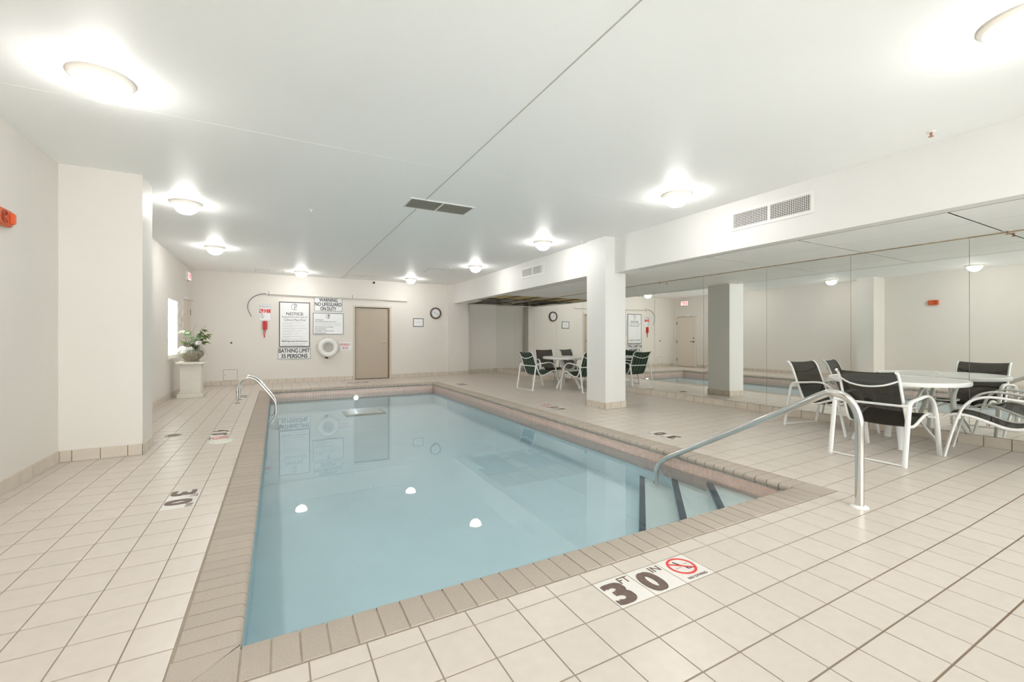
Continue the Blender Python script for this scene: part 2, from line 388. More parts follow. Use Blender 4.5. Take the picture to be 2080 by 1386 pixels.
# cells taken by the depth marker tiles
iF, jF = nearest(xs, p * 7.0), nearest(ys, p * 7.5)
iL = nearest(xs, -0.60); iR = nearest(xs, 4.07)
jF2 = nearest(ys, 11.97)
markers = []   # (label, xdir, ydir, [(i,j,big,small)...])
markers.append(('depth marker reading 3 FT 0 IN with a red no diving tile, nearest the viewer', (1,0,0), (0,1,0), [(iF, jF, '3', 'FT'), (iF + 1, jF, '0', 'IN'), (iF + 2, jF, None, None)]))
j = nearest(ys, 4.08); markers.append(('depth marker tiles reading 3 FT 0 IN on the left deck beside the wall pillar', (0,-1,0), (1,0,0), [(iL, j, '3', 'FT'), (iL, j - 1, '0', 'IN')]))
j = nearest(ys, 6.62); markers.append(('depth marker tiles reading 4 FT 0 IN on the left deck above the round lid', (0,-1,0), (1,0,0), [(iL, j, '4', 'FT'), (iL, j - 1, '0', 'IN'), (iL, j - 2, None, None)]))
j = nearest(ys, 10.3); markers.append(('depth marker tiles on the left deck beside the pool ladder posts', (0,-1,0), (1,0,0), [(iL, j, '5', 'FT'), (iL, j - 1, '0', 'IN')]))
j = nearest(ys, 3.72); markers.append(('depth marker tiles on the right deck just behind the sloping handrail', (0,1,0), (-1,0,0), [(iR, j, '3', 'FT'), (iR, j + 1, '0', 'IN')]))
j = nearest(ys, 6.0); markers.append(('depth marker tiles on the right deck in front of the white column', (0,1,0), (-1,0,0), [(iR, j, '4', 'FT'), (iR, j + 1, '0', 'IN'), (iR, j + 2, None, None)]))
j = nearest(ys, 10.2); markers.append(('depth marker tiles on the right deck near the far pool corner', (0,1,0), (-1,0,0), [(iR, j, '5', 'FT'), (iR, j + 1, '0', 'IN')]))
i5 = nearest(xs, 1.95); markers.append(('depth marker tiles on the far deck in front of the tan door', (-1,0,0), (0,-1,0), [(i5, jF2, '5', 'FT'), (i5 - 1, jF2, '0', 'IN')]))
taken = {(c[0], c[1]) for m in markers for c in m[3]}
tiles = []
for i in range(len(xs) - 1):
    for jj in range(len(ys) - 1):
        if (i, jj) in taken: continue
        r = list(cell(i, jj)); r[0] = max(r[0], XL); r[1] = min(r[1], XR); r[2] = max(r[2], YB); r[3] = min(r[3], YN)
        if r[1] - r[0] < 0.015 or r[3] - r[2] < 0.015: continue
        rs = [tuple(r)]
        for h in ((QX0 - 0.004, QX1 + 0.004, QY0 - 0.004, QY1 + 0.004), (XL - 1, XE, YF, YN + 1), (XL - 0.1, -1.2, 5.65, 6.04), (4.68, 5.11, 5.47, 5.95)):
            rs = [q for x in rs for q in sub(x, h)]
        for q in rs:
            if q[1] - q[0] < 0.012 or q[3] - q[2] < 0.012: continue
            c = proj((q[0] + q[1]) / 2, (q[2] + q[3]) / 2, 0)
            k = [proj(q[a], q[b], 0) for a, b in ((0, 2), (1, 2), (1, 3), (0, 3))]
            area = 0
            if c and all(k) and -30 < c[0] < 2110 and c[1] < 1420:
                area = abs(sum(k[m][0] * k[(m + 1) % 4][1] - k[(m + 1) % 4][0] * k[m][1] for m in range(4))) / 2
            tiles.append((area, q))
tiles.sort(key=lambda t: -t[0])
G = 0.0032; GX = 0.003; GY = 0.0042
ut = MB().box(-0.5, 0.5, -0.5, 0.5, -1, 0); um = ut.mesh('tile'); um.materials.append(M['tile'])
rest = MB()
for n, (area, q) in enumerate(tiles):
    if n < 300 and area > 0:
        o = bpy.data.objects.new('tile', um); col.objects.link(o); o.parent = floor
        o.location = ((q[0] + q[1]) / 2, (q[2] + q[3]) / 2, random.uniform(-0.0006, 0.0))
        o.scale = (q[1] - q[0] - 2 * GX, q[3] - q[2] - 2 * GY, 0.008)
        if q[1] > XS + 0.05: o.location.z += zf((q[0] + q[1]) / 2); o.rotation_euler = (0, -math.atan(SLOPE), 0)
    else:
        z = random.uniform(-0.0006, 0.0)
        n0 = len(rest.v); rest.box(q[0] + GX, q[1] - GX, q[2] + GY, q[3] - GY, z - 0.008, z)
        for v in rest.v[n0:]: v.z += zf(v.x)
tag(rest.build('tile_field', 'tile', floor), kind='stuff')

def ring_sector(T, r0, r1, a0, a1, z0, z1, seg=40):
    m = MB(); b = len(m.v)
    full = abs(a1 - a0) > 2 * PI - 1e-3
    for k in range(seg + 1):
        a = a0 + (a1 - a0) * k / seg; c, s = math.cos(a), math.sin(a)
        m.v += [Vector((r0 * c, r0 * s, z0)), Vector((r1 * c, r1 * s, z0)), Vector((r1 * c, r1 * s, z1)), Vector((r0 * c, r0 * s, z1))]
    for k in range(seg):
        a = 4 * k
        for q in ((0, 1), (1, 2), (2, 3), (3, 0)): m.f.append((a + q[0], a + q[1], a + 4 + q[1], a + 4 + q[0]))
    if not full: m.f += [(0, 1, 2, 3), (4 * seg, 4 * seg + 1, 4 * seg + 2, 4 * seg + 3)]
    return m.xf(T)
def no_diving(parent, T, s):
    ring_sector(T, 0.33 * s, 0.40 * s, 0, 2 * PI, 0.0008, 0.0018).build('prohibition_ring', 'red_ink', parent)
    R = T @ Matrix.Rotation(math.radians(-38), 4, 'Z')
    lbox(R, -0.35 * s, 0.35 * s, -0.03 * s, 0.03 * s, 0.0012, 0.0022).build('prohibition_bar', 'red_ink', parent)
    m = MB()
    def poly(pts):
        b = len(m.v); m.v += [Vector((x * s, y * s, 0.001)) for x, y in pts]; m.f.append(tuple(range(b, b + len(pts))))
    poly([(-0.10, 0.24), (-0.05, 0.26), (0.02, 0.06), (0.10, -0.03), (0.06, -0.07), (-0.04, 0.0)])
    poly([(0.04, -0.02), (0.11, -0.04), (0.10, -0.16), (0.19, -0.17), (0.19, -0.20), (0.05, -0.19)])
    poly([(-0.26, -0.04), (-0.06, -0.04), (-0.06, -0.055), (-0.26, -0.055)])
    poly([(0.12, 0.05), (0.27, 0.05), (0.27, 0.035), (0.12, 0.035)])
    m.xf(T); m.build('diver_symbol', 'black_ink', parent)
for label, xd, yd, cells in markers:
    c0 = cell(cells[0][0], cells[0][1])
    r = root('depth_marker', ((c0[0] + c0[1]) / 2, (c0[2] + c0[3]) / 2, zf((c0[0] + c0[1]) / 2)), label, 'depth marker', 'depth markers set into the pool deck')
    for i, jj, big, small in cells:
        q = cell(i, jj); mx, my = (q[0] + q[1]) / 2, (q[2] + q[3]) / 2; B_ = Matrix.Translation((mx, my, zf(mx))) @ (TILT if mx > XS else Matrix.Identity(4)); T = B_ @ frame((0, 0, 0), xd, yd)
        t = lbox(B_, q[0] + GX - mx, q[1] - GX - mx, q[2] + GY - my, q[3] - GY - my, -0.008, 0.0005).build('marker_tile', 'marker_tile', r)
        if big:
            text(big, 0.094, 0.150, 'marker_ink', t, T @ Matrix.Translation((-0.035, -0.012, 0)), bold=0.045, name='numeral')
            text(small, 0.062, 0.046, 'marker_ink', t, T @ Matrix.Translation((0.057, 0.062, 0)), name='unit_lettering')
        else:
            no_diving(t, T @ Matrix.Translation((0, 0.018, 0)), 0.19)
            text('NO DIVING', 0.13, 0.016, 'marker_ink', t, T @ Matrix.Translation((0.0, -0.082, 0)))

# ------------------------------------------------------------------ pool
WX0, WX1, WY0, WY1 = PX0 - 0.03, PX1 + 0.03, PY0 - 0.03, PY1 + 0.03
b = MB()
b.box(WX0 - 0.15, WX0, WY0 - 0.15, WY1 + 0.15, PZ - 0.15, -0.065); b.box(WX1, WX1 + 0.15, WY0 - 0.15, WY1 + 0.15, PZ - 0.15, -0.065)
b.box(WX0, WX1, WY0 - 0.15, WY0, PZ - 0.15, -0.065); b.box(WX0, WX1, WY1, WY1 + 0.15, PZ - 0.15, -0.065)
b.box(WX0, WX1, WY0, WY1, PZ - 0.15, PZ)
basin = tag(b.build('pool_basin', 'plaster'), kind='structure')
# corner steps with diagonal nosings
def step(cut, z, zb):
    # tread: corner region x - y >= cut
    A = (WX1 - 0.001, WY0 + 0.001); B = (WX1 - 0.001, WX1 - cut); C = (WY0 + cut, WY0 + 0.001)
    m = MB(); n = 0
    m.v = [Vector((*q, z)) for q in (A, B, C)] + [Vector((*q, zb)) for q in (A, B, C)]
    m.f = [(0, 1, 2), (3, 5, 4), (0, 3, 4, 1), (1, 4, 5, 2), (2, 5, 3, 0)]
    m.build('step', 'step_plaster', basin)
    d = Vector((1, 1, 0)).normalized(); nrm = Vector((1, -1, 0)).normalized()
    L = math.hypot(B[0] - C[0], B[1] - C[1]); e = MB(); k = int(L / 0.027)
    for t in range(k):
        s0 = L * t / k + 0.0015; s1 = L * (t + 1) / k - 0.0015; c = Vector((*C, 0))
        q0 = c + d * s0 - nrm * 0.004; q1 = c + d * s1 - nrm * 0.004; q2 = c + d * s1 + nrm * 0.05; q3 = c + d * s0 + nrm * 0.05
        b0 = len(e.v); e.v += [Vector((q.x, q.y, zz)) for zz in (z - 0.03, z + 0.003) for q in (q0, q1, q2, q3)]
        e.f += [tuple(b0 + x for x in q) for q in ((3,2,1,0),(4,5,6,7),(0,1,5,4),(1,2,6,5),(2,3,7,6),(3,0,4,7))]
    tag(e.build('step_edge_tiles', 'navy_tile', basin), kind='stuff')
step(0.845, -0.195, PZ); step(0.43, -0.280, PZ); step(-0.02, -0.378, PZ)
# pink waterline tiles
TP = 0.0535; rows = [(-0.0675 - TP * k) for k in range(4)]
near = []; far = MB()
um2 = MB().box(-0.5, 0.5, -0.5, 0.5, -0.5, 0.5).mesh('waterline_tile'); um2.materials.append(M['pink_tile'])
def band(axis, c, inward, a0, a1):
    n = round((a1 - a0) / TP); st = (a1 - a0) / n
    for k in range(n):
        for z in rows:
            u = a0 + st * (k + 0.5); zc = z - TP / 2; t = 0.0022
            ctr = (c + inward * t / 2, u, zc) if axis == 'x' else (u, c + inward * t / 2, zc)
            dim = (t, st - 0.003, TP - 0.003) if axis == 'x' else (st - 0.003, t, TP - 0.003)
            if axis == 'x' and inward < 0 and u < 5.2 and z > -0.2 and len(near) < 190:
                o = bpy.data.objects.new('waterline_tile', um2); col.objects.link(o); o.parent = basin; o.location = ctr; o.scale = dim; near.append(o)
            else:
                far.box(*[x for a, d in zip(ctr, dim) for x in (a - d / 2, a + d / 2)])
band('x', WX1, -1, WY0, WY1); band('x', WX0, 1, WY0, WY1); band('y', WY0, 1, WX0, WX1); band('y', WY1, -1, WX0, WX1)
tag(far.build('waterline_tile_band', 'pink_tile', basin), kind='stuff')
# coping bricks
cop = MB()
cop.grid_holes(QX0, QX1, QY0, QY1, [(PX0 - 0.032, PX1 + 0.032, PY0 - 0.032, PY1 + 0.032)], lambda a, b_, c, d: cop.box(a, b_, c, d, -0.066, -0.0025))
coping = tag(cop.build('trim_1', 'mortar'), kind='structure')
BW = 0.0985
prof = []
W_ = PX0 - QX0; R_ = 0.026; T_ = 0.062
for k in range(7):
    a = PI / 2 - PI * k / 6 * 0.92
    prof.append((W_ - R_ + R_ * math.cos(a), -R_ + R_ * math.sin(a)))
prof = [(0.002, -T_), (0.002, -0.006), (0.008, 0.0)] + prof + [(W_ - 0.018, -T_)]
def brick_mesh(width, nm='brick'):
    m = MB(); h = width / 2; n = len(prof)
    for y in (-h, h): m.v += [Vector((x, y, z)) for x, z in prof]
    for k in range(n): m.f.append((k, (k + 1) % n, n + (k + 1) % n, n + k))
    m.f += [tuple(reversed(range(n))), tuple(range(n, 2 * n))]
    me = m.mesh(nm, smooth=True); me.materials.append(M['coping']); return me
def run(x, y, ang, length, along):
    n = round(length / BW); st = length / n; me = brick_mesh(st - 0.008)
    for k in range(n):
        o = bpy.data.objects.new('brick', me); col.objects.link(o); o.parent = coping
        t = st * (k + 0.5)
        o.location = (x + along[0] * t, y + along[1] * t, random.uniform(-0.001, 0.001)); o.rotation_euler = (0, 0, ang + random.uniform(-0.004, 0.004))
run(QX0, PY0, 0, PY1 - PY0, (0, 1)); run(QX1, PY0, PI, PY1 - PY0, (0, 1))
run(PX0, QY0, PI / 2, PX1 - PX0, (1, 0)); run(PX0, QY1, -PI / 2, PX1 - PX0, (1, 0))
# corner bricks: two mitred pieces each
def corner(cx, cy, sx, sy):
    ox, oy = cx + sx * W_, cy + sy * W_; g = 0.004
    for pts in ([(cx, cy + sy * 0.003), (ox, oy - sy * g), (ox, cy + sy * 0.003)], [(cx + sx * 0.003, cy), (ox - sx * g, oy), (cx + sx * 0.003, oy)]):
        m = MB(); m.v = [Vector((x, y, z)) for z in (-0.06, 0.0) for x, y in pts]
        m.f = [(0, 2, 1), (3, 4, 5), (0, 1, 4, 3), (1, 2, 5, 4), (2, 0, 3, 5)]
        m.build('brick', 'coping', coping)
corner(PX0, PY0, -1, -1); corner(PX1, PY0, 1, -1); corner(PX0, PY1, -1, 1); corner(PX1, PY1, 1, 1)
# water
wm = MB().quad((WX0 + 0.0005, WY0 + 0.0005, WZ), (WX1 - 0.0005, WY0 + 0.0005, WZ), (WX1 - 0.0005, WY1 - 0.0005, WZ), (WX0 + 0.0005, WY1 - 0.0005, WZ))
tag(wm.build('pool_water', 'water'), 'still pale blue water filling the swimming pool', 'water', kind='stuff')
# pool light in the far wall
r = root('pool_light', (1.67, WY1 - 0.006, -0.265), 'glowing round underwater lamp in the far pool wall', 'lamp')
MB().lathe([(0.0, -0.012), (0.035, -0.011), (0.05, -0.004), (0.05, 0.0)], (1.67, WY1 - 0.006, -0.265), 24, 'y').build('lens', 'pool_lens', r, smooth=True)
MB().lathe([(0.05, 0.0), (0.05, -0.012), (0.068, -0.016), (0.078, -0.004), (0.078, 0.0)], (1.67, WY1 - 0.006, -0.265), 24, 'y').build('rim', 'steel', r, smooth=True)
# main drain cover on the pool floor
r = root('drain_cover', (1.72, 10.2, PZ), 'white rectangular drain cover on the pool floor near its far wall', 'drain')
box('frame', 'drain_side', 1.30, 2.14, 9.88, 10.52, PZ, PZ + 0.03, r)
for k in range(6): box('slat', 'drain_white', 1.36, 2.08, 9.90 + k * 0.1, 9.99 + k * 0.1, PZ + 0.03, PZ + 0.045, r)

# ------------------------------------------------------------------ shell
T = 0.15
win = (10.30, 11.22, 0.80, 1.97); dr2 = (11.80, 12.74, -0.1, 2.04)
m = MB(); m.grid_holes(YB - T, YF + T, -0.12, ZC, [win, dr2], lambda a, b_, c, d: m.box(XL - T, XL, a, b_, c, d))
tag(m.build('wall_left', 'wall_paint'), kind='structure')
dr1 = (1.93, 2.90, -0.2, 2.05)
m = MB(); m.grid_holes(XL, XE, -0.12, ZC, [dr1], lambda a, b_, c, d: m.box(a, b_, YF, YF + T, c, d))
tag(MB().box(XE - 0.3, XR + T, YN, YN + T, -0.12, ZC).box(XE - 0.3, XE, YF + T, YN, -0.12, ZC).build('wall_alcove', 'wall_paint'), kind='structure')
tag(MB().box(4.68, XE, YF - 0.09, YF + 0.001, -0.003, ZC).build('trim_5', 'wall_paint'), kind='structure')
tag(m.build('wall_far', 'wall_paint'), kind='structure')
fill_win = (-1.3, 6.1, 0.15, 2.65)  # opening for the added fill glazing, out of view
m = MB(); m.grid_holes(XL - T, XR + T, -0.12, ZC, [fill_win], lambda a, b_, c, d: m.box(a, b_, YB - T, YB, c, d))
tag(m.build('wall_back', 'wall_paint'), kind='structure')
wr = tag(MB().box(XR + 0.012, XR + T, YB, YN, -0.12, ZC).build('wall_right', 'wall_paint'), kind='structure')
edges = [YN - 0.004, 11.76, 10.64, 9.49, 8.37, 7.22, 6.11, 5.006, 3.915, 2.827, 1.744, 0.64, -0.46, YB]
for a, b_ in zip(edges[1:], edges):
    box('mirror_panel', 'mirror', XR + 0.002, XR + 0.010, a + 0.002, b_ - 0.002, 0.164, SOF - 0.004, wr)
tag(MB().box(XL - T, XR + T, YB - T, YN + T, ZC, ZC + 0.12).build('ceiling', 'ceiling_paint'), kind='structure')
# ceiling joints
tag(MB().box(1.558, 1.566, YB, YF, ZC - 0.004, ZC).build('trim_2', 'seam'), kind='structure')
m = MB(); m.box(XL, 1.558, 4.038, 4.044, ZC - 0.0007, ZC); m.box(1.566, 4.88, 3.939, 3.943, ZC - 0.0005, ZC)
tag(m.build('trim_3', 'ceiling_paint'), kind='structure')
# left pillar and round column
def base_run(parent, x0, y0, dx, dy, length, nx, ny, start=0.0, h=0.108, pitch=0.2055, t=0.011, name='base_tile'):
    # row of upright base tiles along (dx,dy), facing (nx,ny)
    a = -start; k = 0; tb = t * 0.45
    xa, ya, xb, yb = x0, y0, x0 + dx * length + nx * tb, y0 + dy * length + ny * tb
    gb = MB().box(min(xa, xb), max(xa, xb), min(ya, yb), max(ya, yb), 0.0, h - 0.003)
    for v in gb.v: v.z += zf(v.x)
    gb.build('grout_bed', 'joint', parent)
    while a < length - 0.01:
        s0 = max(a, 0) + 0.003; s1 = min(a + pitch, length) - 0.003
        if s1 - s0 > 0.01:
            xa, ya = x0 + dx * s0, y0 + dy * s0; xb, yb = x0 + dx * s1 + nx * t, y0 + dy * s1 + ny * t
            box(name, 'base_tile', min(xa, xb), max(xa, xb), min(ya, yb), max(ya, yb), 0.001 + zf((xa + xb) / 2), h + zf((xa + xb) / 2), parent)
        a += pitch
r = root('wall_pillar', (-1.51, 5.845, 0), 'wide painted pillar projecting from the left wall', 'pillar')
MB().box(XL, -1.20, 5.65, 6.04, -0.003, ZC).build('shaft', 'wall_paint', r)
base_run(r, XL + 0.011, 5.65, 1, 0, 0.62, 0, -1, start=0.12); base_run(r, -1.20, 5.639, 0, 1, 0.412, 1, 0, start=0.0)
r = root('column', (4.895, 5.71, zf(4.895)), 'square white column standing on the right deck beside the pool', 'column')
MB().box(4.68, 5.11, 5.47, 5.95, -0.003, ZC).build('shaft', 'beam_paint', r)
base_run(r, 4.67, 5.47, 1, 0, 0.45, 0, -1, start=0.08); base_run(r, 4.68, 5.47, 0, 1, 0.48, -1, 0, start=0.07)
base_run(r, 5.11, 5.47, 0, 1, 0.48, 1, 0, start=0.07); base_run(r, 4.67, 5.95, 1, 0, 0.45, 0, 1, start=0.08)
# base tiles of the room
def bb(name): return root(name, (0, 0, 0), kind='structure')
q = bb('baseboard_left')
base_run(q, XL, YB, 0, 1, 5.65 - YB - 0.011, 1, 0, start=0.05); base_run(q, XL, 6.04, 0, 1, 11.74 - 6.04, 1, 0, start=0.1)
q = bb('baseboard_far')
base_run(q, XL + 0.011, YF, 1, 0, 1.87 - XL, 0, -1, start=0.03); base_run(q, 2.96, YF, 1, 0, 4.68 - 2.96, 0, -1); base_run(q, 4.68, YF - 0.09, 1, 0, XE - 4.68, 0, -1, start=0.1)
base_run(q, XE, YF - 0.079, 0, 1, YN - YF + 0.068, 1, 0); base_run(q, XE + 0.011, YN, 1, 0, XR - XE - 0.034, 0, -1, start=0.02)
q = bb('baseboard_right'); base_run(q, XR + 0.011, YB, 0, 1, YN - YB - 0.012, -1, 0, start=0.13, t=0.022, pitch=0.198)
# beam: face and dropped soffit with separate panels
m = MB()
m.v = [Vector(v) for v in ((4.88, YB, SOF), (4.88, 5.47, SOF), (5.03, 5.47, SOF), (5.03, YB, SOF), (4.88, YB, ZC), (4.88, 5.47, ZC), (5.03, 5.47, ZC), (5.03, YB, ZC))]
m.f = [(0, 1, 2, 3), (4, 7, 6, 5), (0, 4, 5, 1), (1, 5, 6, 2), (2, 6, 7, 3), (3, 7, 4, 0)]
n = len(m.v)
m.v += [Vector(v) for v in ((4.72, 5.95, SOF), (4.86, YF - 0.09, SOF), (5.01, YF - 0.09, SOF), (5.01, 5.95, SOF), (4.72, 5.95, ZC), (4.86, YF - 0.09, ZC), (5.01, YF - 0.09, ZC), (5.01, 5.95, ZC))]
m.f += [tuple(n + i for i in q) for q in ((0, 1, 2, 3), (4, 7, 6, 5), (0, 4, 5, 1), (1, 5, 6, 2), (2, 6, 7, 3), (3, 7, 4, 0))]
tag(m.build('ceiling_beam', 'beam_paint'), kind='structure')
sof = tag(MB().box(5.04, XR, YB, YN, SOF + 0.24, SOF + 0.26).build('ceiling_soffit', 'plenum'), kind='structure')
py = [YB, 0.32, 1.487, 2.69, 3.85, 5.05, 6.2, 7.4, 8.55, 9.65]
for a, b_ in zip(py, py[1:]):
    xsplit = 5.675 if b_ < 4 else 5.9
    for x0, x1 in ((5.03 if b_ < 5.6 else 5.01, xsplit), (xsplit, XR - 0.004)):
        box('soffit_panel', 'soffit_paint', x0 + 0.004, x1 - 0.004, a + 0.008, b_ - 0.008, SOF - 0.004, SOF - 0.001, sof)
# far bay: missing panels, open plenum with a loose board
box('soffit_panel', 'soffit_paint', 5.012, 5.22, 11.35, YF - 0.092, SOF - 0.004, SOF - 0.001, sof)
box('soffit_panel', 'soffit_paint', 5.37, XR - 0.004, 12.60, YN - 0.002, SOF - 0.004, SOF - 0.001, sof)
box('insulation_board', 'insulation', 5.03, XR - 0.03, 9.67, 10.72, SOF + 0.02, SOF + 0.05, sof)
for x in (5.5, 6.1): box('ceiling_rail', 'dark_seam', x, x + 0.03, 9.65, 12.55, SOF - 0.002, SOF + 0.02, sof)
for y in (10.78, 11.95): box('ceiling_rail', 'dark_seam', 5.02, XR - 0.01, y, y + 0.03, SOF - 0.001, SOF + 0.02, sof)
tag(MB().box(XR - 0.018, XR + 0.008, YB, YN - 0.01, SOF - 0.010, SOF - 0.004).build('trim_4', 'rust'), kind='structure')

# ------------------------------------------------------------------ window, doors
w1 = root('window_1', (XL, 10.76, 0.80), kind='structure')
y0, y1, z0, z1 = win
m = MB(); m.box(XL - 0.03, XL + 0.004, y0, y0 + 0.035, z0, z1); m.box(XL - 0.03, XL + 0.004, y1 - 0.035, y1, z0, z1)
m.box(XL - 0.03, XL + 0.004, y0 + 0.035, y1 - 0.035, z0, z0 + 0.04); m.box(XL - 0.03, XL + 0.004, y0 + 0.035, y1 - 0.035, z1 - 0.04, z1)
m.build('window_frame', 'window_frame', w1)
box('mullion', 'window_frame', XL - 0.02, XL + 0.002, 10.735, 10.785, z0 + 0.04, z1 - 0.04, w1)
for a, b_ in ((y0 + 0.035, 10.735), (10.785, y1 - 0.035)): box('pane', 'frosted', XL - 0.010, XL - 0.006, a, b_, z0 + 0.04, z1 - 0.04, w1)
box('window_sill', 'window_frame', XL - 0.03, XL + 0.035, y0 - 0.03, y1 + 0.03, z0 - 0.035, z0, w1)
m = MB(); m.box(XL, XL + 0.012, y0 - 0.04, y0, z0, z1 + 0.04); m.box(XL, XL + 0.012, y1, y1 + 0.04, z0, z1 + 0.04); m.box(XL, XL + 0.012, y0, y1, z1, z1 + 0.04)
m.build('casing', 'wall_paint', w1)
# unseen glazing added in the back wall to fill the room with daylight
w2 = root('fill_window', (2.4, YB, 0.15), kind='structure')
x0, x1, z0, z1 = fill_win
m = MB(); m.box(x0, x0 + 0.05, YB - 0.10, YB - 0.03, z0, z1); m.box(x1 - 0.05, x1, YB - 0.10, YB - 0.03, z0, z1); m.box(x0 + 0.05, x1 - 0.05, YB - 0.10, YB - 0.03, z0, z0 + 0.05); m.box(x0 + 0.05, x1 - 0.05, YB - 0.10, YB - 0.03, z1 - 0.05, z1)
m.build('window_frame', 'window_frame', w2)
n_ = 6; st = (x1 - x0 - 0.1) / n_
for k in range(n_):
    a = x0 + 0.05 + st * k
    if k: box('mullion', 'window_frame', a - 0.025, a + 0.025, YB - 0.095, YB - 0.035, z0 + 0.05, z1 - 0.05, w2)
    box('pane', 'glass', a + (0.025 if k else 0), a + st - (0.025 if k < n_ - 1 else 0), YB - 0.068, YB - 0.062, z0 + 0.05, z1 - 0.05, w2)
# tan door in the far wall
d1 = root('door_1', (2.41, YF, 0), kind='structure')
x0, x1, zt = dr1[0], dr1[1], dr1[3]
box('door_leaf', 'door_tan', x0 + 0.012, x1 - 0.045, YF + 0.03, YF + 0.075, 0.012, zt - 0.018, d1)
m = MB(); m.box(x0 - 0.045, x0, YF - 0.016, YF + T, 0, zt + 0.05); m.box(x1, x1 + 0.05, YF - 0.016, YF + T, 0, zt + 0.05); m.box(x0, x1, YF - 0.016, YF + T, zt, zt + 0.05)
m.build('door_frame', 'frame_cream', d1)
box('jamb_edge', 'jamb_brown', x1 - 0.034, x1 - 0.002, YF + 0.0, YF + 0.09, 0.0, zt - 0.004, d1)
box('door_gap', 'dark_gap', x0 + 0.001, x1 - 0.001, YF + 0.092, YF + 0.10, -0.12, zt - 0.001, d1); box('threshold', 'dark_gap', x0 + 0.001, x1 - 0.001, YF + 0.0, YF + 0.092, -0.06, -0.001, d1)
h = MB().lathe([(0.0, -0.02), (0.034, -0.018), (0.036, 0.0), (0.0, 0.0)], (x1 - 0.115, YF + 0.03, 1.06), 20, 'y')
hd = h.build('handle_rose', 'nickel', d1, smooth=True)
MB().tube([(x1 - 0.115, YF + 0.012, 1.06), (x1 - 0.115, YF - 0.03, 1.06), (x1 - 0.13, YF - 0.035, 1.06), (x1 - 0.235, YF - 0.035, 1.062)], 0.011, 10).build('lever', 'nickel', hd, smooth=True)
# cream door in the left wall (seen in the mirror)
d2 = root('door_2', (XL, 12.27, 0), kind='structure')
ya, yb, zt = dr2[0], dr2[1], dr2[3]
box('door_leaf', 'door_cream', XL - 0.045, XL + 0.004, ya + 0.003, yb - 0.003, 0.01, zt - 0.006, d2)
m = MB(); m.box(XL - T, XL + 0.016, ya - 0.05, ya, 0, zt + 0.05); m.box(XL - T, XL + 0.016, yb, yb + 0.05, 0, zt + 0.05); m.box(XL - T, XL + 0.016, ya, yb, zt, zt + 0.05)
m.build('door_frame', 'wall_paint', d2); box('door_gap', 'dark_gap', XL - 0.08, XL - 0.06, ya + 0.001, yb - 0.001, -0.12, zt - 0.001, d2); box('threshold', 'dark_gap', XL - 0.06, XL, ya + 0.001, yb - 0.001, -0.06, -0.001, d2)
for z in (0.28, 1.02, 1.78): box('hinge', 'bronze', XL - 0.012, XL + 0.012, yb - 0.03, yb + 0.012, z - 0.06, z + 0.06, d2)
hd = MB().lathe([(0.0, 0.022), (0.032, 0.02), (0.034, 0.0), (0.0, 0.0)], (XL - 0.01, ya + 0.09, 1.02), 18, 'x').build('handle_rose', 'bronze', d2, smooth=True)
MB().tube([(XL, ya + 0.09, 1.02), (XL + 0.05, ya + 0.09, 1.02), (XL + 0.055, ya + 0.11, 1.02), (XL + 0.055, ya + 0.22, 1.02)], 0.011, 8).build('lever', 'bronze', hd, smooth=True)
MB().lathe([(0.0, 0.02), (0.026, 0.018), (0.028, 0.0), (0.0, 0.0)], (XL - 0.01, ya + 0.09, 1.17), 18, 'x').build('deadbolt', 'bronze', d2, smooth=True)

# ------------------------------------------------------------------ ceiling lamps
def make_lamp(X, Y, label, first=None):
    if first:
        c = copy_tree(first); c.location = (X, Y, ZC); c['label'] = label; return c
    r = root('ceiling_lamp', (X, Y, ZC), label, 'lamp', 'round flush ceiling lamps')
    MB().lathe([(0.126, -0.020), (0.136, -0.034), (0.146, -0.028), (0.152, -0.022), (0.164, -0.012), (0.166, 0.0), (0.126, 0.0)], (X, Y, ZC), 36).build('rim', 'lamp_rim', r, smooth=True)
    MB().lathe([(0.132, -0.026), (0.124, -0.062), (0.100, -0.102), (0.064, -0.130), (0.0001, -0.146)], (X, Y, ZC), 20).build('shade', 'lamp_glass', r, smooth=True)
    return r
L = [(-0.98, 3.67, 'lit ceiling lamp above the left deck, nearest the viewer'), (-0.98, 6.56, 'lit ceiling lamp just past the left wall pillar'),
     (-0.99, 9.50, 'lit ceiling lamp above the potted plant end of the left deck'), (0.53, 12.05, 'lit ceiling lamp near the far wall above the notice board'),
     (3.28, 12.0, 'lit ceiling lamp near the far wall right of the tan door'), (4.02, 9.20, 'lit ceiling lamp near the small beam vent, third from the right edge'),
     (4.03, 6.33, 'lit ceiling lamp beside the top of the white column'), (4.05, 3.50, 'lit ceiling lamp next to the large white beam vent'),
     (3.40, 0.72, 'lit ceiling lamp cut by the top right corner of the picture'), (-0.98, 0.75, 'lit ceiling lamp behind the viewer over the left deck')]
lamp0 = None
for X, Y, lb in L:
    o = make_lamp(X, Y, lb, lamp0); lamp0 = lamp0 or o

